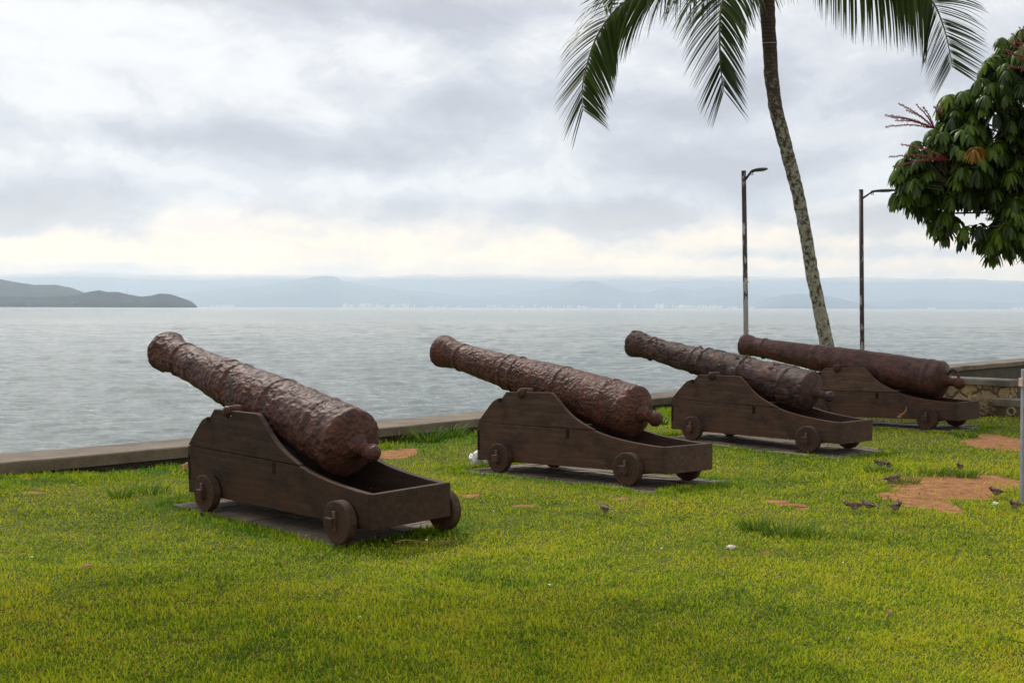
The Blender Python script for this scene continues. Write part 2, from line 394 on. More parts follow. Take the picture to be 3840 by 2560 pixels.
for px, py, rx, ry in ((3560, 1830, 210, 38), (3400, 1868, 130, 22), (3700, 1800, 170, 24), (3480, 1895, 110, 26), (3550, 1915, 60, 18), (3790, 1665, 160, 26), (3720, 1640, 60, 12), (1480, 1698, 75, 15), (1530, 1685, 40, 8),
                       (2900, 1884, 45, 5), (2975, 1896, 45, 5), (3010, 1908, 30, 5), (1770, 1863, 40, 6), (2330, 1878, 40, 5), (2860, 2070, 42, 6), (115, 1865, 45, 6), (100, 1818, 30, 5), (1960, 1898, 40, 5), (3240, 1968, 35, 4)):
    p = onz(px, py); m = p.y/F; SOIL.append((p.x, p.y, rx*m, ry*m*p.y/H))
def soil(x, y):
    s = np.zeros_like(np.asarray(x, float))
    n = (vnoise(x, y, 2.3)-.5)*.9+(vnoise(x, y, 7.7)-.5)*.7
    for a, b, rx, ry in SOIL:
        q = np.sqrt(((x-a)/rx)**2+((y-b)/ry)**2)
        s = np.maximum(s, 1-sstep(.6, 1.4, q+n*.55))
    return s
def lushness(x, y):
    d = wall_dist(x, y); l = np.exp(-((d-.3)/.55)**2)*.9
    for k in range(4):
        u, v = to_uv(k, x, y); a, b, c, e = PADS[k]
        du = np.maximum(np.maximum(a-u, u-b), 0); dv = np.maximum(np.maximum(c-v, v-e), 0)
        l = np.maximum(l, np.exp(-(du**2+dv**2)/.10)*.95)
    return np.clip(l*(.35+1.2*vnoise(x, y, 2.1)), 0, 1)

# ------------------------------------------------------------------ ground sheet and sea
xs = np.arange(-16, 24.01, .11); ys = np.arange(-6, 46, .11)
X, Y = np.meshgrid(xs, ys); Z = ground_z(X, Y)
g = np_mesh('ground', np.stack([X, Y, Z], -1).reshape(-1, 3), grid_quads(len(ys), len(xs)), mat=M['ground'], smooth=True)
at_ = g.data.attributes.new('soil', 'FLOAT', 'POINT'); at_.data.foreach_set('value', soil(X, Y).ravel().astype(np.float32))
tag(g, kind='structure')

nr, nc = 1000, 860
dd = 14*np.exp(np.linspace(0, math.log(420/14), nr)**1.0); az = np.linspace(-.55, .55, nc)
DD, AZ = np.meshgrid(dd, az, indexing='ij'); X = DD*np.tan(AZ); Y = DD
Z = np.zeros_like(X)
for i in range(60):
    wl = .38*1.07**i; th = rng.normal(1.75, .75); k = 2*math.pi/wl
    amp = .0092*wl**.8*(1 if wl < 2.2 else .4)
    vis = sstep(2.0, 4.0, wl/(DD*.0036))      # leave waves out where the mesh is too coarse to carry them
    ph = k*(X*math.cos(th)+Y*math.sin(th))+rng.random()*6.28+1.3*vnoise(X, Y, .15+.2/wl)*3
    sN = np.sin(ph)
    Z += amp*vis*(1-2*np.abs(np.sin(ph/2)))*.8+amp*vis*sN*.35
Z *= (1-sstep(250, 400, DD))*1.0
V = np.stack([X, Y, SEA+Z], -1).reshape(-1, 3)
q1 = grid_quads(nr, nc)
# outer skirt to the horizon
ring = [(-60000, 420), (60000, 420), (60000, 60000), (-60000, 60000), (-60000, 16), (60000, 16)]
n0 = len(V); xl = -16*math.tan(.55); 
E_ = [(-60000, 420), (-420*math.tan(.55), 420), (420*math.tan(.55), 420), (60000, 420), (-60000, 60000), (60000, 60000), (-60000, 14), (60000, 14), (-14*math.tan(.55), 14), (14*math.tan(.55), 14), (-60000, -200), (60000, -200)]
V = np.concatenate([V, np.array([(a, b, SEA) for a, b in E_])])
Q = [(n0+10, n0+11, n0+7, n0+6), (n0+0, n0+3, n0+5, n0+4), (n0+6, n0+8, n0+1, n0+0), (n0+9, n0+7, n0+3, n0+2)]
w = np_mesh('sea', V, np.concatenate([q1, np.array(Q)]), mat=M['water'], smooth=True); tag(w, kind='structure')

# ------------------------------------------------------------------ distant land
def range_mesh(name, prof, dist, depth, mat, bump_h, cx=.0, res=.00035, seed=0, zb=None):
    azs = np.arange(prof[0][0]-1920, prof[-1][0]-1920, res*F)/F
    n = len(azs); nt_ = 26; V = []
    for j in range(nt_):
        t = j/(nt_-1)*1.35                       # 0 = shore, 1 = ridge, >1 behind
        for a in azs:
            py = lerp_table(prof, a*F+1920)+a*F*10/3840*1.0
            D = dist+depth*t
            hz = max(0, (1153+(a*F)*0+0-py+a*F*10/3840))/F*(dist+depth)+0
            X_ = a*D
            sh = math.sin(min(t, 1)*math.pi/2)**.8 if t <= 1 else 1-(t-1)*1.2
            nz = mn.fractal(Vector((X_/bump_h*.05+seed, D/bump_h*.05, seed)), .9, 2.1, 5)
            zz = hz*sh+nz*bump_h*sh*(1 if t < .9 else .35)
            if j == 0: zz = -10
            V.append((X_, D, SEA+zz+H*0))
    o = np_mesh(name, np.array(V), grid_quads(nt_, n), mat=mat, smooth=True); tag(o, kind='structure'); return o
mt, nt, b, p = hill_mat('haze_tinted_mountain', (.11, .155, .19), (.16, .205, .235), .0012)  # pale haze blue painted into the slope colour, on top of the haze volume
mtc, nt, b, p = hill_mat('haze_tinted_capped_mountain', (.12, .165, .20), (.16, .205, .235), .0012)  # distance haze painted into this range's colour too
sp = N(nt, 'ShaderNodeSeparateXYZ'); nt.links.new(p, sp.inputs[0])
# alpha fades the summits out to imitate a cloud base around them
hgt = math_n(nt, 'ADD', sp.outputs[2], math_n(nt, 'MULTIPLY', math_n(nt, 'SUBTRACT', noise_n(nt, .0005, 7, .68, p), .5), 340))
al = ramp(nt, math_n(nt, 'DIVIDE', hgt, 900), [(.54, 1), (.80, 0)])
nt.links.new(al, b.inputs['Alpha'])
far = [(-1500, 1020), (0, 1000), (300, 1010), (900, 1025), (1500, 1030), (2100, 1020), (2800, 1035), (3400, 1040), (3900, 1050), (5200, 1050)]
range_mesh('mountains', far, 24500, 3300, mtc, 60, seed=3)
mid = [(300, 1150), (420, 1135), (560, 1112), (650, 1104), (760, 1098), (800, 1088), (950, 1078), (1080, 1058), (1180, 1040), (1240, 1036), (1262, 1040), (1290, 1058), (1400, 1072), (1500, 1088), (1650, 1100), (1800, 1112),
       (1950, 1098), (2090, 1076), (2170, 1054), (2215, 1050), (2270, 1066), (2350, 1088), (2410, 1098), (2470, 1084), (2510, 1074), (2545, 1078), (2600, 1086), (2680, 1076), (2760, 1080), (2830, 1100), (2950, 1118), (3150, 1122), (3300, 1130), (3420, 1112), (3600, 1122), (3800, 1132), (3900, 1120), (4300, 1090), (5200, 1080)]
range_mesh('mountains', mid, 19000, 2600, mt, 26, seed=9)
near = [(2790, 1150), (2830, 1136), (2880, 1112), (2950, 1099), (3000, 1097), (3060, 1101), (3120, 1110), (3200, 1128), (3260, 1140), (3330, 1146), (3400, 1150)]
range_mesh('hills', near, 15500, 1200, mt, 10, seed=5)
mh, nt, b, p = hill_mat('haze_tinted_scrub', (.020, .036, .042), (.050, .070, .066), .010)  # scrub colour shifted to blue to carry part of the haze
head = [(-900, 985), (-300, 1020), (0, 1050), (60, 1061), (130, 1071), (210, 1070), (270, 1082), (310, 1096), (345, 1112), (380, 1125), (430, 1150)]
range_mesh('headland', head, 6900, 1100, mh, 3, res=.0003, seed=2)
mh2, nt, b, p = hill_mat('haze_tinted_trees', (.008, .018, .024), (.030, .046, .048), .03)  # haze blue mixed into the tree colour
head2 = [(-900, 1120), (-200, 1118), (0, 1112), (150, 1116), (280, 1110), (330, 1102), (370, 1098), (400, 1102), (440, 1101), (480, 1108), (530, 1112), (565, 1109), (600, 1102), (640, 1106), (680, 1119), (715, 1132), (733, 1144), (740, 1152)]
range_mesh('headland', head2, 6000, 450, mh2, 16, res=.00022, seed=8)
M['mast'] = simple('mast_metal', (.3, .3, .3), .6)
mp = at(478, 1108, 6350)
o = MB().tube([(mp.x, mp.y, mp.z-20), (mp.x, mp.y, mp.z+42)], [1.1, .5], 6).build('radio_mast', M['mast']); tag(o, 'thin radio mast standing on the wooded headland at left', 'mast')
M['white_wall'] = simple('white_rendered_wall', (.90, .90, .88), .7, var=.03, scale=.02)
def block(px, w, h, label, group, D=15000, name='tower_block', base_py=None, mat='white_wall', dep=18):
    base = SEA-3; X_ = (px-1920)/F*D
    if base_py: base = at(px, base_py, D).z
    sc_ = D/F; hw = w*sc_/2; hh = h*sc_
    mb = MB().box((X_-hw, D, base), (X_+hw, D+dep, base+hh+3))
    mb.box((X_-hw*.35, D+dep*.3, base+hh+3.002), (X_+hw*.35, D+dep*.7, base+hh+3+max(2.5, hh*.1)))
    o = mb.build(name, M[mat]); tag(o, label, 'building', group)
M['pale_wall'] = simple('ochre_house_wall', (.30, .28, .24), .8, var=.1, scale=.02)
rr = random.Random(4)
spans = [(1282, 1326, 9, 'pale tower block in the leftmost cluster on the far shore'), (1342, 1388, 9, 'pale tower block in the second cluster on the far shore'), (1402, 1440, 8, 'pale block in the third cluster on the far shore'),
         (1462, 1494, 9, 'pale block in the fourth cluster on the far shore'), (1503, 1536, 9, 'pale block in the fifth cluster on the far shore'), (1550, 1558, 8, 'lone pale block right of the fifth cluster on the far shore'),
         (1606, 1680, 5, 'low white building on the sparse middle stretch of far shore'), (1712, 1728, 7, 'pale block on far shore under the middle mountain saddle'),
         (1826, 1962, 7, 'pale block in the long town strip on the middle far shore'), (2000, 2010, 8, 'lone white block between two far shore towns'), (2030, 2072, 5, 'small pale block right of the long town strip'),
         (2112, 2140, 8, 'pale block in the pair of towers under the far peak'), (2166, 2204, 7, 'pale block at the right foot of the far peak'), (2316, 2327, 12, 'lone tall white block before the small far hill'),
         (2378, 2386, 8, 'small white block on the low far hillock'), (2456, 2506, 10, 'white block in the left part of the big far town'), (2520, 2600, 9, 'white block in the middle of the big far town'),
         (2604, 2712, 8, 'white block in the right part of the big far town'), (2728, 2764, 5, 'low white block trailing right of the big far town'), (2812, 2828, 6, 'white block right of the first lamp post on the far shore'),
         (790, 872, 5, 'small pale house on the far shore past the headland tip'), (3480, 3500, 4, 'small white block on far shore right of the lamp posts'), (3790, 3835, 5, 'white block on far shore at the right edge')]
for a, b_, hh, lab in spans:
    x = a
    while x < b_:
        wpx = rr.uniform(3.5, 8); block(x+wpx/2, wpx*.92, hh*rr.uniform(.8, 1.7), lab, 'white buildings on the far shore', dep=rr.uniform(14, 30), D=15000+rr.uniform(-90, 90)); x += wpx*rr.choice((1.05, 1.1, 1.5, 2.2))
for px, py in ((375, 1118), (482, 1130), (532, 1129), (270, 1134), (108, 1142)):
    block(px, rr.uniform(5, 8), 2.2, 'pale house among the trees on the headland', 'houses on the headland', D=5940, name='house', base_py=py+1, dep=10, mat='pale_wall')

# haze
hz = MB().box((-58000, -400, -60), (58000, 29500, 860)).build('haze', None)
m = bpy.data.materials.new('haze_air'); m.use_nodes = True; nt = m.node_tree; nt.nodes.clear()
ou = N(nt, 'ShaderNodeOutputMaterial'); pv = N(nt, 'ShaderNodeVolumePrincipled'); pv.inputs['Density'].default_value = 4.8e-5
pv.inputs['Color'].default_value = (.78, .89, 1.0, 1); pv.inputs['Anisotropy'].default_value = .4
nt.links.new(pv.outputs[0], ou.inputs['Volume']); hz.data.materials.append(m); tag(hz, 'pale sea haze filling the air over the bay', None, kind='stuff')

# ------------------------------------------------------------------ sea wall
def sweep(name, path, sect, mat, parent=None, jit=.0, step=.35, bevel=0):
    pts = []
    for i in range(len(path)-1):
        a = Vector((*path[i], 0)); b_ = Vector((*path[i+1], 0)); n = max(1, int((b_-a).length/step))
        pts += [a+(b_-a)*(k/n) for k in range(n)]
    pts.append(Vector((*path[-1], 0)))
    V = []; m_ = len(sect)
    for i, p_ in enumerate(pts):
        t = (pts[min(i+2, len(pts)-1)]-pts[max(i-2, 0)]).normalized(); nrm = Vector((t.y, -t.x, 0))      # nrm points to the lawn
        for s_, z_ in sect:
            j1 = (mn.noise(p_*1.7+Vector((s_*3, z_*9, 1))))*jit; j2 = mn.noise(p_*.9+Vector((5, s_*2, z_*4)))*jit
            V.append(p_-nrm*(s_+j1)+Vector((0, 0, z_+j2)))
    Fs = [(i*m_+k, i*m_+(k+1) % m_, (i+1)*m_+(k+1) % m_, (i+1)*m_+k) for i in range(len(pts)-1) for k in range(m_)]
    Fs += [tuple(range(m_)), tuple(range((len(pts)-1)*m_, len(pts)*m_))[::-1]]
    mb = MB().add(V, Fs); return mb.build(name, mat, parent, bevel=bevel)
sw = empty('sea_wall', (-4.712, 11.66, 0))
sw['label'] = 'long low sea wall with cement cap behind the cannons'; sw['category'] = 'wall'
def under(o, root):
    o.parent = root; o.matrix_parent_inverse = root.matrix_basis.inverted() if False else Matrix.Translation(-Vector(root.location)); return o
under(sweep('cap', WALL, [(0, .08), (0, .178), (.012, .19), (.38, .194), (.74, .19), (.752, .178), (.752, .08)], M['cap'], jit=.012, step=.12), sw)
under(sweep('masonry', WALL, [(.07, -1.4), (.065, .078), (.70, .078), (.72, -3.0), (.07, -3.0)], M['wall'], jit=.02), sw)

# stone retaining wall beside the last cannon
def stonewall_mat():
    m, nt, b = new_mat('mortared_stone'); v = geo_pos(nt)
    wv = N(nt, 'ShaderNodeVectorMath', operation='ADD'); nn = N(nt, 'ShaderNodeTexNoise'); nn.inputs['Scale'].default_value = 3; nt.links.new(v, nn.inputs['Vector'])
    sc_ = N(nt, 'ShaderNodeVectorMath', operation='SCALE'); sc_.inputs['Scale'].default_value = .35; nt.links.new(nn.outputs['Color'], sc_.inputs[0])
    nt.links.new(v, wv.inputs[0]); nt.links.new(sc_.outputs[0], wv.inputs[1])
    vo = N(nt, 'ShaderNodeTexVoronoi', feature='DISTANCE_TO_EDGE'); vo.inputs['Scale'].default_value = 4.2; nt.links.new(wv.outputs[0], vo.inputs['Vector'])
    vc = N(nt, 'ShaderNodeTexVoronoi'); vc.inputs['Scale'].default_value = 4.2; nt.links.new(wv.outputs[0], vc.inputs['Vector'])
    hsv = N(nt, 'ShaderNodeSeparateColor'); nt.links.new(vc.outputs['Color'], hsv.inputs[0])
    c = ramp(nt, hsv.outputs[0], [(0, (.22, .13, .055)), (.4, (.40, .27, .12)), (.7, (.29, .20, .11)), (1, (.46, .35, .19))])
    c = mix(nt, ramp(nt, vo.outputs[0], [(.02, 1), (.07, 0)]), c, (.10, .075, .05))
    c = mix(nt, ramp(nt, noise_n(nt, 5, 6, .7, v), [(.45, 0), (.7, .7)]), c, (.12, .09, .06))
    nt.links.new(c, b.inputs['Base Color']); b.inputs['Roughness'].default_value = .9
    p_ = bump(nt, b, ramp(nt, vo.outputs[0], [(0, 0), (.12, 1)]), 1, .03); bump(nt, b, noise_n(nt, 30, 5, .7, v), .7, .01, p_); return m
M['stonewall'] = stonewall_mat()
SW0 = (7.56, 19.24); SW1 = (4.15, 22.65)
st = empty('stone_wall', (SW0[0], SW0[1], 0)); st['label'] = 'low yellow stone wall with thick concrete cap right of the last cannon'; st['category'] = 'wall'
# sweep normal for path direction: lawn side is right of travel; walk from the sea wall to the free end
under(sweep('cap', [SW1, SW0], [(0, .455), (0, .535), (.015, .55), (.40, .552), (.42, .535), (.42, .455)], M['concrete'], jit=.012, step=.1, bevel=.004), st)
under(sweep('stonework', [SW1, (7.52, 19.28)], [(.05, -.3), (.045, .452), (.37, .452), (.38, -1.4), (.05, -1.4)], M['stonewall'], jit=.035, step=.08), st)
led = empty('concrete_ledge', (7.4, 19.2, 0)); led['label'] = 'short concrete ledge with a drain pipe at the foot of the stone wall'; led['category'] = 'ledge'
lp = [(7.20, 19.32), (9.6, 16.92)]
under(sweep('slab', lp, [(-.04, .17), (-.04, .27), (.34, .275), (.34, .17)], M['concrete'], jit=.012, step=.1), led)
under(sweep('ledge_wall', lp, [(.0, -.3), (.0, .168), (.30, .168), (.30, -.3)], M['rubble'], jit=.03, step=.06), led)
M['pvc'] = simple('plastic_pipe', (.50, .40, .28), .5, var=.2)
pc = at(3790, 1542, 18.96); dn = Vector((-.707, -.707, 0))
ring_v = []; ring_f = []; e1 = Vector((.707, -.707, 0)); n = 24
for r_, off in ((.052, 0), (.060, 0), (.060, -.35), (.052, -.35)):
    for k in range(n):
        a = 2*math.pi*k/n; ring_v.append(pc+e1*math.cos(a)*r_+Vector((0, 0, 1))*math.sin(a)*r_-dn*(-off if False else -off*-1) if False else pc+e1*math.cos(a)*r_+Vector((0, 0, 1))*math.sin(a)*r_+dn*off)
for q in range(4):
    for k in range(n): ring_f.append((q*n+k, q*n+(k+1) % n, ((q+1) % 4)*n+(k+1) % n, ((q+1) % 4)*n+k))
dp = MB().add(ring_v, ring_f).build('drain_pipe', M['pvc'], smooth=False); under(dp, led)
# lump of spilled mortar and rubble
def rock(name, c, r, mat, seed=0, sub=4, amp=.35, freq=2.2, parent=None):
    bm = bmesh.new(); bmesh.ops.create_icosphere(bm, subdivisions=sub, radius=1)
    for v in bm.verts:
        d = v.co.normalized(); k = 1+amp*mn.fractal(d*freq+Vector((seed*7.1, seed, 3)), 1, 2, 4)
        v.co = Vector((d.x*r[0]*k, d.y*r[1]*k, d.z*r[2]*k))+Vector(c)
    me = bpy.data.meshes.new(name); bm.to_mesh(me); bm.free(); me.materials.append(mat)
    me.polygons.foreach_set('use_smooth', [True]*len(me.polygons))
    return link(bpy.data.objects.new(name, me), parent)
o = rock('rubble_mound', (7.12, 19.30, .06), (.33, .17, .23), M['rubble'], 3, 6, .32, 4.5); tag(o, 'lumpy mound of yellow rubble against the stone wall', 'rubble')

# ------------------------------------------------------------------ pavings under the cannons
def paving(k):
    a, b_, c, d = PADS[k]; mb = MB(); r = random.Random(k+3); row = 0; v = c
    while v < d:
        wv = .20; u = a-(.12 if row % 2 else 0)
        while u < b_:
            wu = r.uniform(.24, .34); u0, u1 = max(u, a), min(u+wu, b_)
            if u1-u0 > .05:
                jz = r.uniform(-.006, .006); e = .006; tl = r.uniform(-.004, .004)
                V = [(u0+e, v+e, -.10), (u1-e, v+e, -.10), (u1-e, v+wv-e, -.10), (u0+e, v+wv-e, -.10), (u0+e, v+e, jz-.005+tl), (u1-e, v+e, jz-.005-tl), (u1-e, v+wv-e, jz-.005-tl), (u0+e, v+wv-e, jz-.005+tl)]
                mb.add(V, [(0,3,2,1),(4,5,6,7),(0,1,5,4),(1,2,6,5),(2,3,7,6),(3,0,4,7)])
            u += wu
        v += wv; row += 1
    mb.box((a+.01, c+.01, -.12), (b_-.01, min(v, d+.2)-.01, -.022))
    o = mb.build('pavement', M['paver'], bevel=.006); o.matrix_world = PM[k]; tag(o, kind='structure')
for k in range(4): paving(k)

# ------------------------------------------------------------------ cannons
LOW = [(0, .10), (0, .476), (1.555, .474), (1.66, .447), (1.78, .423), (1.92, .403), (2.08, .386), (2.22, .375), (2.362, .368), (2.362, .13)]
UP = [(0, .482), (.015, .50), (.075, .562), (.135, .625), (.19, .68), (.225, .708), (.275, .728), (.345, .736), (.352, .75), (.405, .803), (.553, .806), (.556, .782), (.572, .758), (.602, .747), (.636, .756), (.654, .78), (.658, .809), (1.0, .815),
      (1.03, .80), (1.10, .738), (1.17, .675), (1.24, .622), (1.32, .575), (1.40, .538), (1.48, .507), (1.553, .480)]
M['peg'] = simple('iron_peg', (.10, .05, .035), .7, var=.4, scale=30)
M['dropping'] = simple('pale_droppings', (.65, .63, .58), .8, var=.1)
def wheel(mb_r, th, seed):
    n = 44; V = []; Fs = []; r = random.Random(seed)
    rr_ = [mb_r*(1+.012*math.sin(3*2*math.pi*k/n+seed)+r.uniform(-.004, .004)) for k in range(n)]
    for y_, s_ in ((0, .955), (.006, 1), (th-.006, 1), (th, .955)):
        for k in range(n):
            a = 2*math.pi*k/n; V.append((rr_[k]*s_*math.cos(a), y_, rr_[k]*s_*math.sin(a)))
    for q in range(3): Fs += [(q*n+k, q*n+(k+1) % n, (q+1)*n+(k+1) % n, (q+1)*n+k) for k in range(n)]
    Fs += [tuple(range(n)), tuple(range(3*n, 4*n))[::-1]]
    return MB().add(V, Fs)
def carriage_parts(root, k):
    W = WID[k]; wd = M['wood'] if k in (0,) else M['wood2']
    for side in (0, 1):
        y0, y1 = (0, .05) if side == 0 else (W-.05, W)
        ch = MB().prism(LOW, y0, y1).build('cheek', wd, root, bevel=.005)
        up = MB().prism(UP, y0+.002, y1-.002).build('upper_plank', M['wood3'] if k == 3 else wd, ch, bevel=.005)
        yo = -.0025 if side == 0 else W+.0025; yi = .02 if side == 0 else W-.02
        for qa, qb, qc, qd in ((1.205, 1.25, .385, .472), (.30, .345, .695, .7365), (.002, .035, .20, .40)):
            MB().box((qa, min(yo, yi), qc), (qb, max(yo, yi), qd)).build('dovetail_key', M['woodd'], ch)
    MB().box((2.362, .002, .128), (2.41, W-.002, .372)).build('end_board', wd, root, bevel=.004)
    MB().box((.03, .052, .12), (.08, W-.052, .46)).build('front_board', wd, root, bevel=.004)
    MB().box((.085, .052, .125), (2.358, W-.052, .15)).build('floor_board', M['woodd'], root)
    for ux, rad, sk in ((.375, .145, .0), ((2.105, 2.01, 2.01, 2.0)[k], .1525, (.16, .07, .05, .05)[k])):
        SH = Matrix(((1, sk/W, 0, 0), (0, 1, 0, 0), (0, 0, 1, 0), (0, 0, 0, 1)))
        ax = MB().box((ux-.05, .052, rad-.055), (ux+.05, W-.052, rad+.02-.046), SH).box((ux-.038, -.140, rad-.036), (ux+.038, W+.140, rad+.034), SH).build('axle', wd, root, bevel=.005)
        for side in (0, 1):
            wh = wheel(rad, .075, k*5+side+int(ux*3)).build('wheel', M['woodw'], root, bevel=0)
            us = ux+(0 if side == 0 else sk*1.05)
            wh.location = (us, -.093 if side == 0 else W+.018, rad)
            yy = -.105 if side == 0 else W+.105
            pin = MB().box((us-.013, yy-.010, rad-.055), (us+.013, yy+.010, rad+.082)).build('linchpin', M['peg'], root, bevel=.002)
    if k == 3:
        mp_ = [(1.52, .145), (1.56, .175), (1.62, .21), (1.655, .25), (1.66, .295), (1.675, .27), (1.67, .23), (1.63, .19), (1.59, .165), (1.60, .14), (1.55, .13)]
        s = MB().prism(mp_, -.0015, .004).build('paint_scar', M['scar'], root)
M['scar'] = simple('bare_orange_wood', (.33, .15, .06), .7, var=.25, scale=12)

def barrel(root, k, mz, bs, rb, rm, W, kind, mat, trun, tr, knob_l, knob_r):
    mzv = Vector((mz[0], W/2, mz[1])); bsv = Vector((bs[0], W/2, bs[1])); ax = (mzv-bsv); L = ax.length; ax.normalize()
    e = Vector((0, 1, 0)); up = e.cross(ax); up = -up if up.z < 0 else up
    r1 = rm*.80
    T = [(-.10, .03), (-.085, rb*.40), (-.06, rb*.68), (-.035, rb*.88), (-.012, rb*.985), (0, rb*1.0), (.045, rb*1.0), (.055, rb*.985), (.17, rb*.975), (.30, rb*.955), (.305, rb*.955),
         (L*.34, rb*.885), (L*.45, rb*.83), (L*.62, rb*.70), (L*.80, rb*.60), (L*.895, max(r1*.95, rb*.55)), (L*.93, r1*1.03), (L*.96, rm*.93), (L*.985, rm*.995), (L-.012, rm*.985), (L, rm*.93), (L+.001, rm*.55), (L-.03, rm*.45), (L-.3, rm*.42)]
    rings = [(.30, .028, .012), (L*.335, .02, .012), (L*.335+.0, .02, 0), (L*.56, .02, .013), (L*.615, .02, .010), (L*.875, .022, .014)]
    if kind == 'D': rings = [(.16, .03, .010), (L*.88, .018, .014), (L*.60, .04, .008)]
    sS = []
    s = -.10
    nb = int((L+.06)/.0095)
    sS = list(np.linspace(-.10, 0, 14))+list(np.linspace(0, L, nb))[1:]+['m1', 'm2', 'm3']
    n = 200; V = np.zeros((len(sS), n, 3)); wob = k*13.7
    for i, s in enumerate(sS):
        if s == 'm1': q, rr0 = L+.001, rm*.56
        elif s == 'm2': q, rr0 = L-.03, rm*.47
        elif s == 'm3': q, rr0 = L-.35, rm*.42
        else:
            q = s; rr0 = lerp_table(T[:21], s)
            for c_, w_, h_ in rings: rr0 += (.85 if kind in 'AB' else 1.1)*h_*math.exp(-((s-c_)/w_)**4)
        body = not isinstance(s, str)
        dmp = 1.0 if body and s > -.03 else (.35 if body else 0)
        if body and s > L-.03: dmp = .8
        for j in range(n):
            a = 2*math.pi*j/n; ca, sa = math.cos(a), math.sin(a); d = 0
            if dmp:
                P = Vector((q, ca*rr0, sa*rr0)); P2 = P+Vector((wob, 0, 0))
                if kind in 'AB':
                    sc_ = 22 if kind == 'A' else 28
                    Wp = P2*sc_+mn.noise_vector(P2*9)*.55
                    f = mn.voronoi(Vector((Wp.x*.8, Wp.y, Wp.z)))[0]
                    pit = min(1, f[0]*1.25)**2
                    edge = f[1]-f[0]
                    msk = .35+.65*max(0, min(1, .5+1.8*mn.noise(P2*3.3)))
                    d = (pit-.45)*(.013 if kind == 'A' else .008)*msk+.006*mn.fractal(P2*7, .8, 2.1, 4)
                    d -= .014*max(0, mn.noise(P2*14+Vector((5, 5, 5)))-.25)
                elif kind == 'C':
                    t = mn.fractal(Vector((P2.x*2.2, P2.y*4.2, P2.z*4.2)), .8, 2.2, 5)
                    fl = max(0, min(1, (t-.03)*26)); t2 = mn.fractal(Vector((P2.x*3+9, P2.y*5, P2.z*5)), .8, 2.2, 5); fl2 = max(0, min(1, (t2-.16)*30))
                    d = .014*fl+.009*fl2-.008+.004*mn.fractal(P2*9, .8, 2.1, 5)
                else:
                    d = .007*mn.fractal(P2*5, .9, 2.1, 4)+.004*mn.fractal(P2*22, .7, 2, 3)
                d *= dmp
            rr1 = max(.01, rr0+d)
            p_ = bsv+ax*q+e*(ca*rr1)+up*(sa*rr1); V[i, j] = p_
    Q = grid_quads(len(sS), n, True)
    V = V.reshape(-1, 3); nv = len(V)
    V = np.concatenate([V, [bsv-ax*.10], [bsv+ax*(L-.35)]])
    T3 = [(j, nv, (j+1) % n) for j in range(n)]+[(nv-n+j, nv-n+(j+1) % n, nv+1) for j in range(n)]
    o = np_mesh('barrel', V, Q, np.array(T3), mat, root, True)
    bm = bmesh.new(); bm.from_mesh(o.data); bmesh.ops.recalc_face_normals(bm, faces=bm.faces); bm.to_mesh(o.data); bm.free()
    # cascabel: neck and knob
    kn = []; lk = knob_l
    prof = [(-.06, rb*.42), (-.10, rb*.33), (-.13, knob_r*.78), (-lk+knob_r*1.15, knob_r*.66), (-lk+knob_r*.75, knob_r*.72), (-lk+knob_r*.4, knob_r*.95), (-lk, knob_r*1.03), (-lk-knob_r*.5, knob_r*.9), (-lk-knob_r*.85, knob_r*.55), (-lk-knob_r, knob_r*.12)]
    n2 = 40; PV = []; kdir = Vector(((bs[0]-0), 0, 0))
    ss = np.linspace(0, len(prof)-1, 46)
    for t in ss:
        q = np.interp(t, range(len(prof)), [p_[0] for p_ in prof]); r_ = np.interp(t, range(len(prof)), [p_[1] for p_ in prof])
        for j in range(n2):
            a = 2*math.pi*j/n2; P = bsv+ax*q+e*(math.cos(a)*r_)+up*(math.sin(a)*r_)
            dd_ = (.006 if kind != 'D' else .002)*mn.fractal(P*16+Vector((wob, 0, 0)), .8, 2.1, 4)
            PV.append(P+(e*math.cos(a)+up*math.sin(a))*dd_)
    Fs = [(i*n2+j, i*n2+(j+1) % n2, (i+1)*n2+(j+1) % n2, (i+1)*n2+j) for i in range(len(ss)-1) for j in range(n2)]
    Fs += [tuple(range(n2)), tuple(range((len(ss)-1)*n2, len(ss)*n2))]
    MB().add(PV, Fs).build('cascabel', mat, o, True)
    # trunnions
    for side in (-1, 1):
        ye = W/2+side*(W/2+.018); yi = W/2+side*.12
        tv = []
        steps = 12; nn_ = 26
        for i in range(steps+3):
            t = min(1, i/steps); y_ = yi+(ye-yi)*t; r_ = tr*(1.25-.25*min(1, t*2)) if i <= steps else tr*(.9, .45)[i-steps-1]
            if i > steps: y_ = ye+side*.008*(i-steps)
            for j in range(nn_):
                a = 2*math.pi*j/nn_; P = Vector((trun[0]+math.cos(a)*r_, y_, trun[1]+math.sin(a)*r_)); dd_ = (.007 if kind != 'D' else .002)*mn.fractal(P*20+Vector((wob, 0, 0)), .8, 2.1, 4)
                tv.append(P+Vector((math.cos(a), 0, math.sin(a)))*dd_)
        m_ = steps+3
        Fs = [(i*nn_+j, i*nn_+(j+1) % nn_, (i+1)*nn_+(j+1) % nn_, (i+1)*nn_+j) for i in range(m_-1) for j in range(nn_)]+[tuple(range(nn_)), tuple(range((m_-1)*nn_, m_*nn_))]
        MB().add(tv, Fs).build('trunnion', mat, o, True)
    if kind == 'D':
        c0 = bsv-ax*.15+up*(knob_r*.9); pts = []
        for i in range(15):
            a = math.pi*(-.05+1.1*i/14); pts.append(c0-ax*(.0+.075*math.cos(a))+up*(.095*math.sin(a))-ax*.02)
        MB().tube(pts, .017, 10).build('breeching_loop', mat, o, True)
    return o
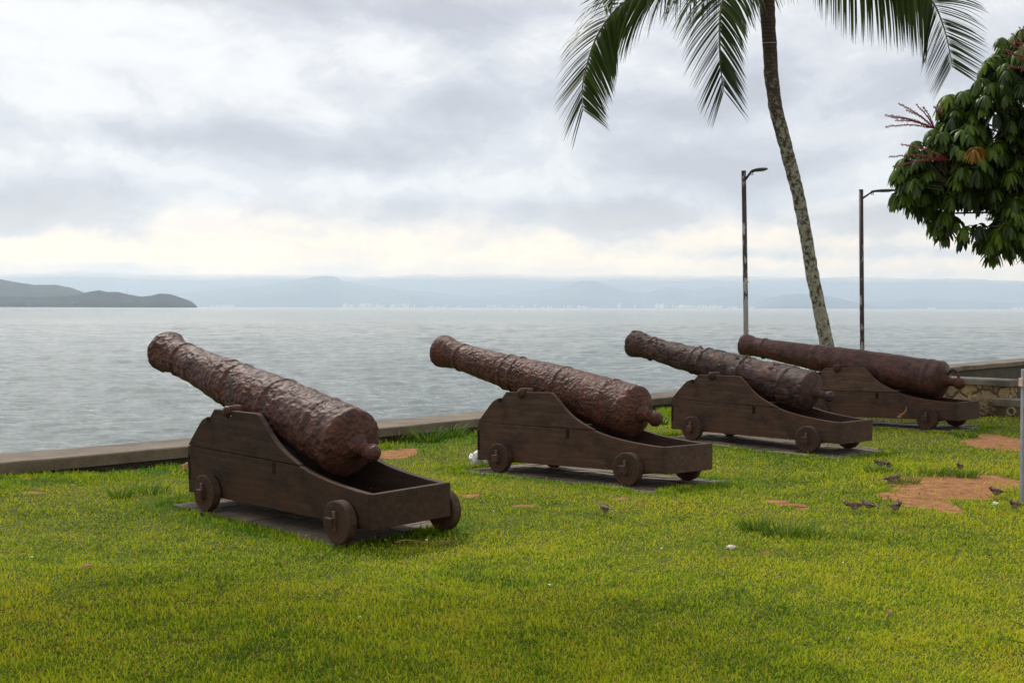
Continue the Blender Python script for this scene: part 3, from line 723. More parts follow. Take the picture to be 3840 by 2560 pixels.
BAR = [dict(mz=(-.958, 1.192), bs=(1.700, .628), rb=.258, rm=.180, kind='A', mat=M['rustA'], trun=(.612, .806), tr=.040, knob_l=.255, knob_r=.068),
       dict(mz=(-.929, 1.205), bs=(1.762, .648), rb=.253, rm=.182, kind='B', mat=M['rustB'], trun=(.620, .800), tr=.048, knob_l=.245, knob_r=.074),
       dict(mz=(-.928, 1.139), bs=(1.762, .672), rb=.238, rm=.178, kind='C', mat=M['rustC'], trun=(.610, .800), tr=.047, knob_l=.27, knob_r=.062),
       dict(mz=(-1.193, 1.119), bs=(2.010, .655), rb=.262, rm=.172, kind='D', mat=M['rustD'], trun=(.605, .800), tr=.058, knob_l=.27, knob_r=.080)]
CL = ['nearest cannon, deeply pitted rusty barrel on dark wooden carriage, at the left', 'second cannon from the left, reddish pitted barrel with raised bands on wooden carriage',
      'third cannon from the left, barrel with flaking grey rust plates', 'farthest cannon, smoother long red-brown barrel with a loop at its breech']
for k in range(4):
    r = empty('naval_cannon'); r.matrix_world = PM[k]
    tag(r, CL[k], 'cannon', 'rusty cannons pointing out to sea')
    carriage_parts(r, k)
    barrel(r, k, W=WID[k], **BAR[k])

# ------------------------------------------------------------------ lamp posts
def pole_mat():
    m, nt, b = new_mat('peeling_painted_pole'); v = obj_co(nt)
    s = N(nt, 'ShaderNodeSeparateXYZ'); nt.links.new(v, s.inputs[0])
    f = noise_n(nt, 7, 6, .7, mapping(nt, v, (2.2, 2.2, .55)), .3)
    k = math_n(nt, 'ADD', f, math_n(nt, 'MULTIPLY', math_n(nt, 'SUBTRACT', 2.9, s.outputs[2]), .06))
    c = mix(nt, ramp(nt, k, [(.535, 0), (.55, 1)]), (.028, .014, .013), (.34, .31, .29))
    nt.links.new(c, b.inputs['Base Color']); b.inputs['Roughness'].default_value = .6; return m
M['pole'] = pole_mat(); M['lampbody'] = simple('lamp_housing', (.035, .035, .038), .45, var=.2)
M['lens'] = simple('lamp_lens', (.6, .62, .6), .25, var=.1)
def street_lamp(px, toppy, depth, rad, lean, arm_px, label):
    base = at(px[1], 1460, depth); base.z = ground_z(base.x, base.y)-.05
    top = at(px[0], toppy, depth)
    r = empty('street_lamp', base); tag(r, label, 'street lamp', 'lamp posts on the sea wall')
    t = top-base
    MB().tube([(0, 0, 0), t*.5, t], [rad*1.12, rad*1.05, rad], 18).build('pole', M['pole'], r, True)
    MB().tube([t, t+Vector((0, 0, .012))], [rad*1.06, rad*1.0], 18).build('pole_cap', M['lampbody'], r)
    s = depth/F
    a0 = t+Vector((rad*.8, 0, -38*s*.8)); a1 = t+Vector((arm_px[0]*s, -.02, arm_px[1]*s)); 
    MB().tube([a0, a0+(a1-a0)*.75, a1, a1+Vector((.05, 0, .012))], .020, 8).build('arm', M['lampbody'], r, True)
    # head: flat cobra-like oval housing with rim and lens below
    Lh = arm_px[2]*s; V = []; n = 26; mid_ = a1+Vector((Lh*.48, 0, .02+.04*lean))
    dirx = Vector((1, 0, lean)).normalized(); upz = Vector((-lean, 0, 1)).normalized(); ey = Vector((0, 1, 0))
    rows = [(.0, .95), (.55, 1.0), (1.0, .82), (1.35, .4), (1.4, .02)]
    for hh, sc_ in [(-.35, .82)]+rows:
        for j in range(n):
            a = 2*math.pi*j/n; cx_ = math.cos(a); wy_ = math.sin(a)*(.085-.022*cx_)
            V.append(mid_+dirx*(cx_*Lh*.5*sc_)+ey*(wy_*sc_*1.25)+upz*(hh*.03))
    m_ = len(rows)+1
    Fs = [(i*n+j, i*n+(j+1) % n, (i+1)*n+(j+1) % n, (i+1)*n+j) for i in range(m_-1) for j in range(n)]+[tuple(range(n)), tuple(range((m_-1)*n, m_*n))]
    hd = MB().add(V, Fs).build('lamp_head', M['lampbody'], r, True)
    V = []
    for hh, sc_ in ((-.42, .55), (-.75, .42)):
        for j in range(n):
            a = 2*math.pi*j/n; V.append(mid_+dirx*(.03+math.cos(a)*Lh*.42*sc_)+ey*(math.sin(a)*.10*sc_)+upz*(hh*.03))
    MB().add(V, [(j, (j+1) % n, n+(j+1) % n, n+j) for j in range(n)]+[tuple(range(n)), tuple(range(n, 2*n))]).build('lens', M['lens'], hd)
    MB().tube([a1+Vector((.0, -.02, -.0)), a1+Vector((0, -.02, -.06))], .008, 6).tube([a1+Vector((.03, -.02, 0)), a1+Vector((.03, -.02, -.06))], .008, 6).build('bracket_bolt', M['lampbody'], hd)
    return r, t, s
r1, t1, s1_ = street_lamp((2789, 2802), 643, 22.0, .040, .13, (26, -2, 66), 'lamp post with raised head, left of the palm trunk')
M['sticker'] = simple('yellow_sticker', (.62, .48, .12), .6, var=.1)
zz = at(2801, 1055, 22.0)-r1.location
MB().add([zz+Vector((x, -.046, z)) for x, z in ((-.028, -.025), (.028, -.025), (0, .035))]+[zz+Vector((x, -.030, z)) for x, z in ((-.028, -.025), (.028, -.025), (0, .035))], [(0, 1, 2), (3, 5, 4), (0, 3, 4, 1), (1, 4, 5, 2), (2, 5, 3, 0)]).build('warning_sticker', M['sticker'], r1)
street_lamp((3229, 3238), 713, 26.0, .043, .045, (38, -8, 98), 'lamp post right of the palm trunk, its head reaching towards the leafy tree')

# ------------------------------------------------------------------ palm
def trunk_mat():
    m, nt, b = new_mat('palm_trunk'); v = geo_pos(nt)
    s = N(nt, 'ShaderNodeSeparateXYZ'); nt.links.new(v, s.inputs[0])
    rings = N(nt, 'ShaderNodeTexWave', wave_type='BANDS', bands_direction='Z'); rings.inputs['Scale'].default_value = 4.5; rings.inputs['Distortion'].default_value = 2.5; rings.inputs['Detail'].default_value = 3
    nt.links.new(v, rings.inputs['Vector'])
    bark = ramp(nt, rings.outputs['Fac'], [(.2, (.055, .034, .023)), (.7, (.095, .060, .040))])
    bark = mix(nt, ramp(nt, noise_n(nt, 9, 5, .7, v), [(.4, 0), (.7, .6)]), bark, (.028, .024, .018))
    lich = noise_n(nt, 13, 7, .72, mapping(nt, v, (1, 1, .9)), .2)
    amt = ramp(nt, math_n(nt, 'DIVIDE', s.outputs[2], 10), [(.0, .10), (.35, .07), (.52, .02), (.62, -.0), (.70, 0)])
    low = ramp(nt, math_n(nt, 'DIVIDE', s.outputs[2], 10), [(.50, 1), (.66, 0)])
    k = math_n(nt, 'MULTIPLY', ramp(nt, math_n(nt, 'ADD', lich, amt), [(.52, 0), (.58, 1)]), low)
    lc = ramp(nt, noise_n(nt, 16, 4, .6, v), [(.35, (.20, .20, .14)), (.7, (.38, .38, .28))])
    nt.links.new(mix(nt, k, bark, lc), b.inputs['Base Color']); b.inputs['Roughness'].default_value = .9
    bump(nt, b, noise_n(nt, 16, 5, .7, mapping(nt, v, (1, 1, 2))), .8, .03); return m
M['trunk'] = trunk_mat(); M['rachis'] = simple('frond_stalk', (.10, .11, .03), .5)
PD = 24.0
pb = at(3108, 1465, PD); pb.z = 0
palm = empty('coconut_palm', pb); tag(palm, 'tall leaning coconut palm with lichen-spotted trunk behind the farthest cannon', 'palm tree')
tp = [(3124, 1462, 30), (3112, 1360, 28), (3103, 1300, 27), (3076, 1170, 25), (3048, 1042, 24), (3022, 880, 23.5), (2990, 717, 23.5), (2961, 606, 24), (2930, 490, 25), (2908, 404, 25.5), (2892, 283, 26), (2886, 162, 26), (2880, 80, 27), (2876, 0, 28), (2872, -100, 28), (2870, -180, 30), (2868, -250, 34), (2867, -290, 20)]
cp = []; cr = []
for i in range(len(tp)-1):
    for q in range(14):
        t = q/14; a, b_ = tp[i], tp[i+1]
        p_ = at(a[0]+(b_[0]-a[0])*t, a[1]+(b_[1]-a[1])*t, PD); r_ = (a[2]+(b_[2]-a[2])*t)*PD/F
        cp.append(p_-pb); cr.append(r_*(1+.012*math.sin(p_.z*28)+.03*mn.noise(p_*4)))
tr_ = MB().tube(cp, cr, 30).build('trunk', M['trunk'], palm, True)
for v in tr_.data.vertices:
    n_ = mn.fractal((v.co+pb)*7, .8, 2.1, 4); v.co += Vector((v.normal.x, v.normal.y, 0))*n_*.012
wr = at(2886, 163, PD)-pb
MB().tube([wr+Vector((math.cos(a)*.137, math.sin(a)*.137, .012*math.sin(a))) for a in np.linspace(0, 2*math.pi, 30)], .006, 6).build('wire_band', simple('grey_wire', (.45, .45, .43), .5), palm)
def catmull(P, n):
    P = [P[0]*2-P[1]]+P+[P[-1]*2-P[-2]]; out = []
    for i in range(1, len(P)-2):
        for q in range(n):
            t = q/n; a, b_, c, d = P[i-1:i+3]
            out.append(.5*((2*b_)+(c-a)*t+(2*a-5*b_+4*c-d)*t*t+(3*b_-a-3*c+d)*t**3))
    out.append(P[-2]); return out
def frond(ctrl, Lmax, npairs, seed, width=.075, droop=1.0, twist=0.0, asym=(1, 1)):
    r = random.Random(seed); path = catmull(ctrl, 14)
    cum = [0]
    for i in range(1, len(path)): cum.append(cum[-1]+(path[i]-path[i-1]).length)
    tot = cum[-1]
    sides = []; sv = (path[1]-path[0]).cross(Vector((0, 0, 1))); sv = sv.normalized() if sv.length > 1e-4 else Vector((1, 0, 0))
    for i in range(len(path)):
        tg_ = (path[min(i+1, len(path)-1)]-path[max(i-1, 0)]).normalized(); sv = (sv-tg_*sv.dot(tg_)).normalized()
        sides.append(Matrix.Rotation(twist*float(sstep(.25, .8, cum[i]/tot)), 3, tg_) @ sv)
    def sd_at(s): return sides[min(len(path)-1, max(0, int(np.searchsorted(cum, s*tot))))]
    def pt(s):
        s = s*tot; i = int(np.searchsorted(cum, s)); i = min(max(i, 1), len(path)-1)
        t = (s-cum[i-1])/max(1e-6, cum[i]-cum[i-1]); return path[i-1]+(path[i]-path[i-1])*t, (path[i]-path[i-1]).normalized()
    V = []; Fq = []; rnd = []
    for i in range(npairs):
        s = .10+.90*((i+r.uniform(-.2, .2))/npairs); s = min(.998, max(.08, s)); p0, tg = pt(s)
        side = sd_at(s); upv = side.cross(tg).normalized()
        env = min(1, (s+.05)*3.0)*(1.28-.28*float(sstep(.3, .6, s)))*(1-max(0, s-.45)/.55*.52)
        for sg in (-1, 1):
            if r.random() < .03: continue
            L = Lmax*env*r.uniform(.88, 1.08)
            fwd = (.25+1.0*s)*(1 if s < .45 else (asym[0] if sg > 0 else asym[1]))+r.uniform(-.06, .06)
            d = (side*sg*1.0+tg*fwd+upv*.25).normalized()
            m_ = 8; P = p0.copy(); seg = L/m_; rv = r.random()*.97; dr = droop*r.uniform(.8, 1.2)*(1-.97*min(1, s*1.15))
            n0 = len(V); tw = r.uniform(-.5, .5); brk = r.random() < .12; bk = r.randint(4, 6)
            for q in range(m_+1):
                f = q/m_; wd_ = width*(min(1, f*5+.35))*(1-f**2.2)*.5+.0015
                nrm = d.cross(Vector((0, 0, 1)));
                nrm = nrm.normalized() if nrm.length > .1 else side
                wdir = (nrm*math.cos(tw)+d.cross(nrm)*math.sin(tw)).normalized()
                V.append(P-wdir*wd_); V.append(P+wdir*wd_); rnd += [rv, rv]
                d = (d+Vector((0, 0, -1))*(.10+.26*f)*dr*(2.2 if brk and q == bk else 1)).normalized(); P = P+d*seg
            Fq += [(n0+2*q, n0+2*q+1, n0+2*q+3, n0+2*q+2) for q in range(m_)]
    return path, V, Fq, rnd, tot
def build_frond(root, org, ctrl, Lmax, npairs, seed, **kw):
    path, V, Fq, rnd, tot = frond([c for c in ctrl], Lmax, npairs, seed, **kw)
    rc = MB().tube([p_-org for p_ in path], [.030*(1-i/len(path))+.005 for i in range(len(path))], 8).build('frond', M['rachis'], root, True)
    lf = np_mesh('leaflets', np.array([v-org for v in V]), np.array(Fq), mat=M['palm'], parent=rc)
    a = lf.data.attributes.new('rnd', 'FLOAT', 'POINT'); a.data.foreach_set('value', np.array(rnd, np.float32))
TW1 = 1.15; TW3 = -1.15
def A(px, py, dz=0): return at(px, py, PD+dz)
build_frond(palm, pb, [A(2865, -250), A(2760, -215, -.4), A(2600, -110, -.8), A(2450, -35, -1.1), A(2333, 16, -1.3), A(2240, 135, -1.4), A(2192, 280, -1.5), A(2182, 370, -1.5), A(2186, 420, -1.5)], 1.5, 165, 1, droop=1.9, twist=1.5, width=.044, asym=(.5, 1.9))
build_frond(palm, pb, [A(2865, -250), A(2800, -215, -.8), A(2735, -100, -1.8), A(2703, 40, -2.4), A(2699, 180, -2.6), A(2706, 290, -2.6), A(2716, 345, -2.6)], 1.5, 150, 2, droop=1.5, width=.054, asym=(1.5, 1.5))
build_frond(palm, pb, [A(2870, -250), A(3010, -230, .2), A(3220, -150, .5), A(3390, -75, .6), A(3491, 0, .6), A(3538, 100, .6), A(3562, 200, .6), A(3572, 255, .6)], 1.6, 165, 3, droop=1.9, twist=-1.5, width=.044, asym=(.6, 1.1))
build_frond(palm, pb, [A(2865, -250), A(2730, -300, .8), A(2500, -260, 1.2), A(2350, -180, 1.4), A(2285, -90, 1.5), A(2255, -20, 1.5)], 1.1, 90, 4, droop=1.4, twist=1.2)
for i, (dx, dy, rise) in enumerate(((1.0, 1.6, .9), (-.5, 2.4, 1.0), (.2, -2.4, 1.3), (1.9, -1.7, 1.1), (-2.2, 1.4, 1.2), (.3, .5, 2.4), (-1.3, -2.0, 1.3), (2.4, .6, 1.5))):
    c0 = A(2867, -260); d = Vector((dx, dy, 0)); 
    build_frond(palm, pb, [c0, c0+d*.5+Vector((0, 0, rise*.6)), c0+d*1.1+Vector((0, 0, rise*.85)), c0+d*1.7+Vector((0, 0, rise*.45+.5)), c0+d*2.1+Vector((0, 0, rise*.2+.3))], 1.1, 56, 20+i)
M['nut'] = simple('green_coconut', (.10, .12, .03), .5)
for i in range(7):
    a = i*.9; c = A(2867, -225)+Vector((math.cos(a)*.30, math.sin(a)*.30, -.12*(i % 2)))-pb
    rock('coconut', c, (.11, .11, .14), M['nut'], i, 3, .05, 1, palm)

# ------------------------------------------------------------------ umbrella tree
TD = 15.0
ub = at(4560, 1460, TD+1); ub.z = 0
umb = empty('umbrella_tree', ub); tag(umb, 'dense umbrella tree with drooping glossy leaflets and red flower spikes at right', 'tree')
lobes = [(3600, 430, 110), (3585, 530, 105), (3425, 652, 72), (3810, 200, 75), (3900, 300, 230), (3700, 480, 190), (3560, 620, 160), (3450, 690, 115), (3700, 740, 175), (3880, 660, 240), (4080, 430, 300), (4100, 780, 260), (3860, 880, 110), (4300, 560, 320), (3560, 800, 95), (3720, 850, 110), (3790, 760, 170), (3930, 780, 200), (3640, 660, 120), (4350, 250, 300), (4050, 170, 130), (3775, 275, 95), (3990, 930, 120), (4500, 800, 300), (4650, 450, 300)]
gaps = [(at(3657, 822, TD), .20), (at(3560, 790, TD), .12), (at(3640, 730, TD), .13), (at(3780, 860, TD), .12)]
LV = []; LF = []; LR = []
ur = random.Random(12)
def leaflet(base, d, L, wdt, rv, dr):
    m_ = 5; n0 = len(LV); P = base.copy(); seg = L/m_
    sd_ = d.cross(Vector((0, 0, 1))); sd_ = sd_.normalized() if sd_.length > .05 else Vector((1, 0, 0))
    for q in range(m_+1):
        f = q/m_; w_ = wdt*.5*(math.sin(math.pi*min(1, .12+f*.88))**.6)+.002; fold = (d.cross(sd_)).normalized()*w_*.35
        LV.extend([P-sd_*w_+fold, P.copy(), P+sd_*w_+fold]); LR.extend([rv]*3)
        d = (d+Vector((0, 0, -1))*dr*(.28)).normalized(); P = P+d*seg
    for q in range(m_):
        a = n0+3*q; LF.append((a, a+1, a+4, a+3)); LF.append((a+1, a+2, a+5, a+4))
twigs = MB(); heads = []
def whorl(c, axis, size, yel=False):
    k = ur.randint(10, 14); ph = ur.random()*6.28; e1 = axis.orthogonal().normalized(); e2 = axis.cross(e1); rv = ur.random()*.9
    if yel: rv = .97
    for i in range(k):
        a = ph+2*math.pi*i/k+ur.uniform(-.12, .12); d = (e1*math.cos(a)+e2*math.sin(a)+axis*ur.uniform(.02, .35)).normalized()
        leaflet(c+d*.02, d, size*ur.uniform(.8, 1.12), size*.25, min(.93, max(0, rv+ur.uniform(-.12, .12))) if not yel else .97, ur.uniform(1.5, 2.7))
trunk_top = ub+Vector((-.1, -.3, 2.6))
for (px, py, rp) in lobes:
    s_ = TD/F; rad = rp*s_; dof = ur.uniform(-.35, .35)+(.2 if px > 3900 else -.1); c = at(px, py, TD+dof)
    n = int(66*(rad/.6)**2)+20
    for i in range(n):
        d = Vector((ur.gauss(0, 1), ur.gauss(0, 1), ur.gauss(0, 1))).normalized()
        if d.z < -.55 and ur.random() < .5: continue
        p_ = c+d*rad*ur.uniform(.6, 1.0)
        # keep light gaps low in the crown
        if any(Vector((p_.x-q.x, 0, p_.z-q.z-.06)).length < hr for q, hr in gaps): continue
        ax_ = (d*.7+Vector((0, 0, .75))).normalized()
        whorl(p_, ax_, ur.uniform(.16, .23))
        twigs.tube([p_-ax_*.25-d*.15, p_-ax_*.08, p_], [.006, .004, .003], 4, False)
    twigs.tube([trunk_top, trunk_top+(c-trunk_top)*.5+Vector((0, 0, .15)), c], [.035, .018, .010], 7, False)
whorl(at(3660, 555, TD-.9), Vector((0, -.5, .8)).normalized(), .2, True); whorl(at(3655, 560, TD-.95), Vector((-.3, -.5, .6)).normalized(), .17, True)
cr_ = np_mesh('crown', np.array([v-ub for v in LV]), np.array(LF), mat=M['umb'], parent=umb, smooth=True)
a = cr_.data.attributes.new('rnd', 'FLOAT', 'POINT'); a.data.foreach_set('value', np.array(LR, np.float32))
M['bark'] = simple('grey_bark', (.16, .13, .10), .9, bumpd=.01)
tt = MB().tube([Vector((0, 0, -.1)), Vector((.05, 0, 1.2)), trunk_top-ub], [.17, .13, .09], 14).build('trunk', M['bark'], umb, True)
tw = MB(); tw.v = [v-ub for v in twigs.v]; tw.f = twigs.f; tw.build('branch', M['bark'], umb, True)
M['flower'] = simple('dark_red_flower', (.17, .012, .016), .5, var=.4, scale=20)
def spike_cluster(cpx, cpy, tips, dd_=-.5):
    mb = MB(); c = at(cpx, cpy, TD+dd_)
    for tx, ty in tips:
        e_ = at(tx, ty, TD+dd_-.15); ctrl = c+(e_-c)*.5+Vector((0, 0, .03)); pts = [c, ctrl, e_]; pts = catmull(pts, 12)
        mb.tube([p_-ub for p_ in pts], [.0065-.003*i/len(pts) for i in range(len(pts))], 6)
        Ls = (e_-c).length; nb = int(Ls/.017)
        for q in range(nb):
            f = .12+.88*q/nb; p_ = pts[min(len(pts)-1, int(f*(len(pts)-1)))].lerp(pts[min(len(pts)-1, int(f*(len(pts)-1))+1)], f*(len(pts)-1) % 1)
            for w_ in range(2):
                dv = Vector((ur.uniform(-.3, .3), ur.uniform(-1, 1), ur.uniform(-1, 1))).normalized()*.013; cc = p_+dv-ub; s_ = .0068
                V = [cc+Vector(x)*s_ for x in ((1,0,0),(-1,0,0),(0,1,0),(0,-1,0),(0,0,1),(0,0,-1))]
                mb.add(V, [(0,2,4),(2,1,4),(1,3,4),(3,0,4),(2,0,5),(1,2,5),(3,1,5),(0,3,5)])
    mb.build('flower_spike', M['flower'], umb)
spike_cluster(3505, 482, [(3368, 388), (3396, 412), (3434, 392), (3318, 432), (3340, 440), (3318, 476), (3356, 452), (3460, 400)])
spike_cluster(3560, 600, [(3376, 541), (3332, 588), (3345, 626)], -.6)
spike_cluster(3920, 270, [(3792, 125), (3782, 158), (3765, 187), (3800, 150)], -.9)
spike_cluster(3930, 300, [(3768, 246), (3820, 100), (3764, 185)], -.9)
spike_cluster(3520, 440, [(3515, 392), (3540, 380), (3500, 400)], -.5)

# a leafy tree just outside the left edge: its shade lies on the near lawn
sb = Vector((-5.75, 10.0, 0)); sh = empty('shade_tree', sb); tag(sh, 'leafy tree beyond the left edge shading the near lawn', 'tree')
MB().tube([(0, 0, -.1), (.1, 0, 1.5), (.3, -.05, 3.2), (.9, .1, 4.6), (1.9, 1.2, 6.0)], [.16, .13, .11, .08, .04], 12).build('trunk', M['bark'], sh, True)
SV = []; SF = []; SR = []; LV, LF, LR = SV, SF, SR
for cx_, cy_, cz_, rad in ((1.2, .0, 6.3, 1.2), (2.1, -.7, 6.0, .9), (.3, .3, 6.8, 1.0), (1.4, -1.1, 7.0, 1.0), (-.6, -.6, 6.2, 1.0), (2.7, .2, 6.6, .8)):
    for i in range(170):
        d = Vector((ur.gauss(0, 1), ur.gauss(0, 1), ur.gauss(0, 1))).normalized(); whorl(Vector((cx_+.75, cy_+1.25, cz_))+d*rad*1.08*ur.uniform(.4, 1), (d+Vector((0, 0, .8))).normalized(), .24)
o = np_mesh('crown', np.array(SV), np.array(SF), mat=M['umb'], parent=sh, smooth=True)
a = o.data.attributes.new('rnd', 'FLOAT', 'POINT'); a.data.foreach_set('value', np.array(SR, np.float32))

# ------------------------------------------------------------------ lawn
def blades(x, y, z, ln, wd, lean, yaw, rnd, lush):
    n = len(x); dx = np.cos(yaw); dy = np.sin(yaw); sx = -dy; sy = dx
    hx = ln*np.sin(lean); hz = ln*np.cos(lean)
    V = np.zeros((n, 5, 3), np.float32)
    V[:, 0] = np.stack([x-sx*wd, y-sy*wd, z-.004], -1); V[:, 1] = np.stack([x+sx*wd, y+sy*wd, z-.004], -1)
    mx = x+dx*hx*.38; my = y+dy*hx*.38; mz = z+hz*.62
    V[:, 2] = np.stack([mx+sx*wd*.8, my+sy*wd*.8, mz], -1); V[:, 3] = np.stack([mx-sx*wd*.8, my-sy*wd*.8, mz], -1)
    V[:, 4] = np.stack([x+dx*hx, y+dy*hx, z+hz*.95], -1)
    b5 = np.arange(n)[:, None]*5
    return V.reshape(-1, 3), b5+np.array([0, 1, 2, 3]), b5+np.array([3, 2, 4]), np.repeat(rnd, 5), np.repeat(lush, 5)
n = 800000
u_ = rng.random(n); d0, d1 = 4.3, 34.0; pw = -.25
dist = (d0**(pw+1e-9)+u_*(d1**pw-d0**pw))**(1/pw)
az = rng.uniform(-.52, .52, n); x = dist*np.sin(az); y = dist*np.cos(az)
wdv = wall_dist(x, y)
edge = (vnoise(x, y, 4.1)-.5)*.22
keep = (wdv > .03+.10*(vnoise(x, y, 6)-.5)) & (((x+y) < 26.75) | (x < 3.3)) & ((x < 7.0) | (x+y < 26.45))
for k in range(4):
    u, v = to_uv(k, x, y); a, b_, c, d = PADS[k]
    ins = np.minimum(np.minimum(u-a, b_-u), np.minimum(v-c, d-v))+edge
    keep &= ~(ins > .02)
so_ = soil(x, y); keep &= rng.random(n) > sstep(.1, .85, so_+(vnoise(x, y, 11)-.5)*.6)*.965
bare = vnoise(x, y, 5.3)*vnoise(x, y, 1.9); keep &= (rng.random(n) < 1.25-.5*(bare > .62))
x, y, dist, wdv = x[keep], y[keep], dist[keep], wdv[keep]; n = len(x)
z = ground_z(x, y).astype(float); lu = lushness(x, y)
clump = vnoise(x, y, 2.4)*.6+vnoise(x, y, 9)*.5
# rougher grass round the bare soil at right
rough_ = np.exp(-(((x-onz(3500, 1800).x)/1.4)**2+((y-onz(3500, 1800).y)/1.6)**2))
ln = (.016+.026*rng.random(n)**1.8)*(.45+.9*clump)*(1+1.0*lu*rng.random(n)+1.5*rough_*rng.random(n))*(1+.012*dist)
wdb = (.0013+.0018*rng.random(n)**1.5)*(.75+dist/8.5)
lean = np.clip(rng.normal(1.12, .42, n), .05, 1.62); yaw = rng.uniform(0, 6.283, n)+.6*np.sin(x*.7)
V1 = blades(x, y, z, ln, wdb, lean, yaw, rng.random(n), lu)
# scattered taller weeds along the wall, pads and soil edges
m_ = 26000; xx = rng.uniform(-8, 10, m_*3); t_ = rng.random(m_*3)**2*.8+.05; yy = np.interp(xx, wx, wy)-t_/.63
pm = vnoise(xx, yy, 1.6)*.6+vnoise(xx, yy, 5)*.4 > .54; pick = pm & ((xx+yy < 26.7) | (xx < 3.3))
W1x, W1y = xx[pick][:m_], yy[pick][:m_]
px_ = []; py_ = []
for k in range(4):
    a, b_, c, d = PADS[k]; q = 2600
    for (ua, ub2, va, vb) in ((a, b_, c-.02, c-.16), (b_+.02, b_+.16, c, d), (a-.16, a, c, d)):
        uu = rng.uniform(ua, ub2, q); vv = rng.uniform(min(va, vb), max(va, vb), q); A_ = POSE[k][2]
        X_ = POSE[k][0]+uu*np.cos(A_)-vv*np.sin(A_); Y_ = POSE[k][1]+uu*np.sin(A_)+vv*np.cos(A_); ok = vnoise(X_, Y_, 3.5) > .45
        px_.append(X_[ok]); py_.append(Y_[ok])
X2 = np.concatenate([W1x]+px_); Y2 = np.concatenate([W1y]+py_); n2 = len(X2); ds = np.hypot(X2, Y2)
ps = np.concatenate([np.full(len(W1x), 1.0), np.full(n2-len(W1x), .5)])
V2 = blades(X2, Y2, ground_z(X2, Y2), (.03+.11*rng.random(n2)**2.5)*ps*np.where((X2 < -2.6), .5, 1), (.0018+.001*rng.random(n2))*(.7+ds/14), np.clip(rng.normal(.75, .35, n2), .02, 1.5), rng.uniform(0, 6.28, n2), rng.random(n2)*.95, np.full(n2, .7)*rng.random(n2))
off = len(V1[0])
lw = np_mesh('lawn', np.concatenate([V1[0], V2[0]]), np.concatenate([V1[1], V2[1]+off]), np.concatenate([V1[2], V2[2]+off]), M['grass'])
for nm, a_, b_ in (('rnd', V1[3], V2[3]), ('lush', V1[4], V2[4])):
    at_ = lw.data.attributes.new(nm, 'FLOAT', 'POINT'); at_.data.foreach_set('value', np.concatenate([a_, b_]).astype(np.float32))
tag(lw, 'short yellow-green lawn grass around the cannons', 'grass', kind='stuff')

# individual tufts of long grass
def tuft(px, py, nb, hgt, spread, label, seed, group='tufts of long grass'):
    nb = int(nb*1.6); hgt *= 1.15
    r = random.Random(seed); c = onz(px, py); c.z = float(ground_z(c.x, c.y)); V = []; Fq = []; rn = []
    for i in range(nb):
        a = r.random()*6.28; rr_ = spread*math.sqrt(r.random()); P = Vector((math.cos(a)*rr_, math.sin(a)*rr_*.7, -.01)); L = hgt*r.uniform(.45, 1.1); d = Vector((math.cos(a)*r.uniform(.05, .6)+r.uniform(-.2, .2), math.sin(a)*.4, 1)).normalized()
        sd_ = Vector((r.uniform(-1, 1), r.uniform(-.6, .6), 0)).normalized(); n0 = len(V); w_ = r.uniform(.0024, .0046)*c.y/8; rv = r.random()*(1.0)
        for q in range(6):
            f = q/5; V += [P-sd_*w_*(1-f*.95), P+sd_*w_*(1-f*.95)]; rn += [rv, rv]; d = (d+Vector((math.cos(a)*.12, math.sin(a)*.12, -.10*f*2))).normalized(); P = P+d*L/5
        Fq += [(n0+2*q, n0+2*q+1, n0+2*q+3, n0+2*q+2) for q in range(5)]
    o = np_mesh('grass_tuft', np.array(V), np.array(Fq), mat=M['tuft']); o.location = c
    at2 = o.data.attributes.new('rnd', 'FLOAT', 'POINT'); at2.data.foreach_set('value', np.array(rn, np.float32)); tag(o, label, 'grass tuft', group)
tuft(2830, 1985, 60, .16, .10, 'left half of the dark long tuft standing alone in the right of the lawn', 1)
tuft(2945, 2005, 95, .19, .16, 'widest dark tuft of long grass standing alone in the right of the lawn', 2)
tuft(3060, 2010, 50, .13, .14, 'lower tuft at the right end of the lone row of long grass', 3)
tuft(3210, 2012, 40, .10, .12, 'small tuft below the pair of sparrows', 4)
tuft(3390, 1812, 70, .12, .14, 'tuft at the back left edge of the orange soil patch', 5)
tuft(3510, 1782, 70, .13, .16, 'spiky tuft on the far edge of the orange soil patch', 6)
tuft(3620, 1786, 60, .16, .13, 'tuft hiding a sparrow at the far edge of the soil patch', 7)
tuft(3300, 1772, 60, .13, .16, 'tuft left of the soil patch beside two sparrows', 8)
tuft(1610, 1655, 80, .26, .16, 'feathery tuft between the first cannon breech and the sea wall', 9)
tuft(1690, 1640, 70, .24, .16, 'seeding tuft at the wall foot left of the second cannon', 10)
tuft(1490, 1655, 50, .22, .12, 'tuft at the wall right behind the first cannon breech', 11)
tuft(450, 1880, 36, .17, .08, 'upright tuft on the lawn left of the first cannon', 12)
tuft(560, 1862, 50, .14, .18, 'low tuft between the first cannon wheel and the upright tuft', 13)
tuft(40, 1800, 60, .16, .16, 'tuft against the sea wall at the left edge', 14)
tuft(3620, 1640, 60, .13, .14, 'tuft at the rear corner of the last cannon paving', 15)
tuft(3590, 1595, 40, .11, .10, 'short tuft under the stone wall near the last carriage', 16)
tuft(2480, 1590, 40, .20, .09, 'tuft growing at the front end of the third carriage', 17)

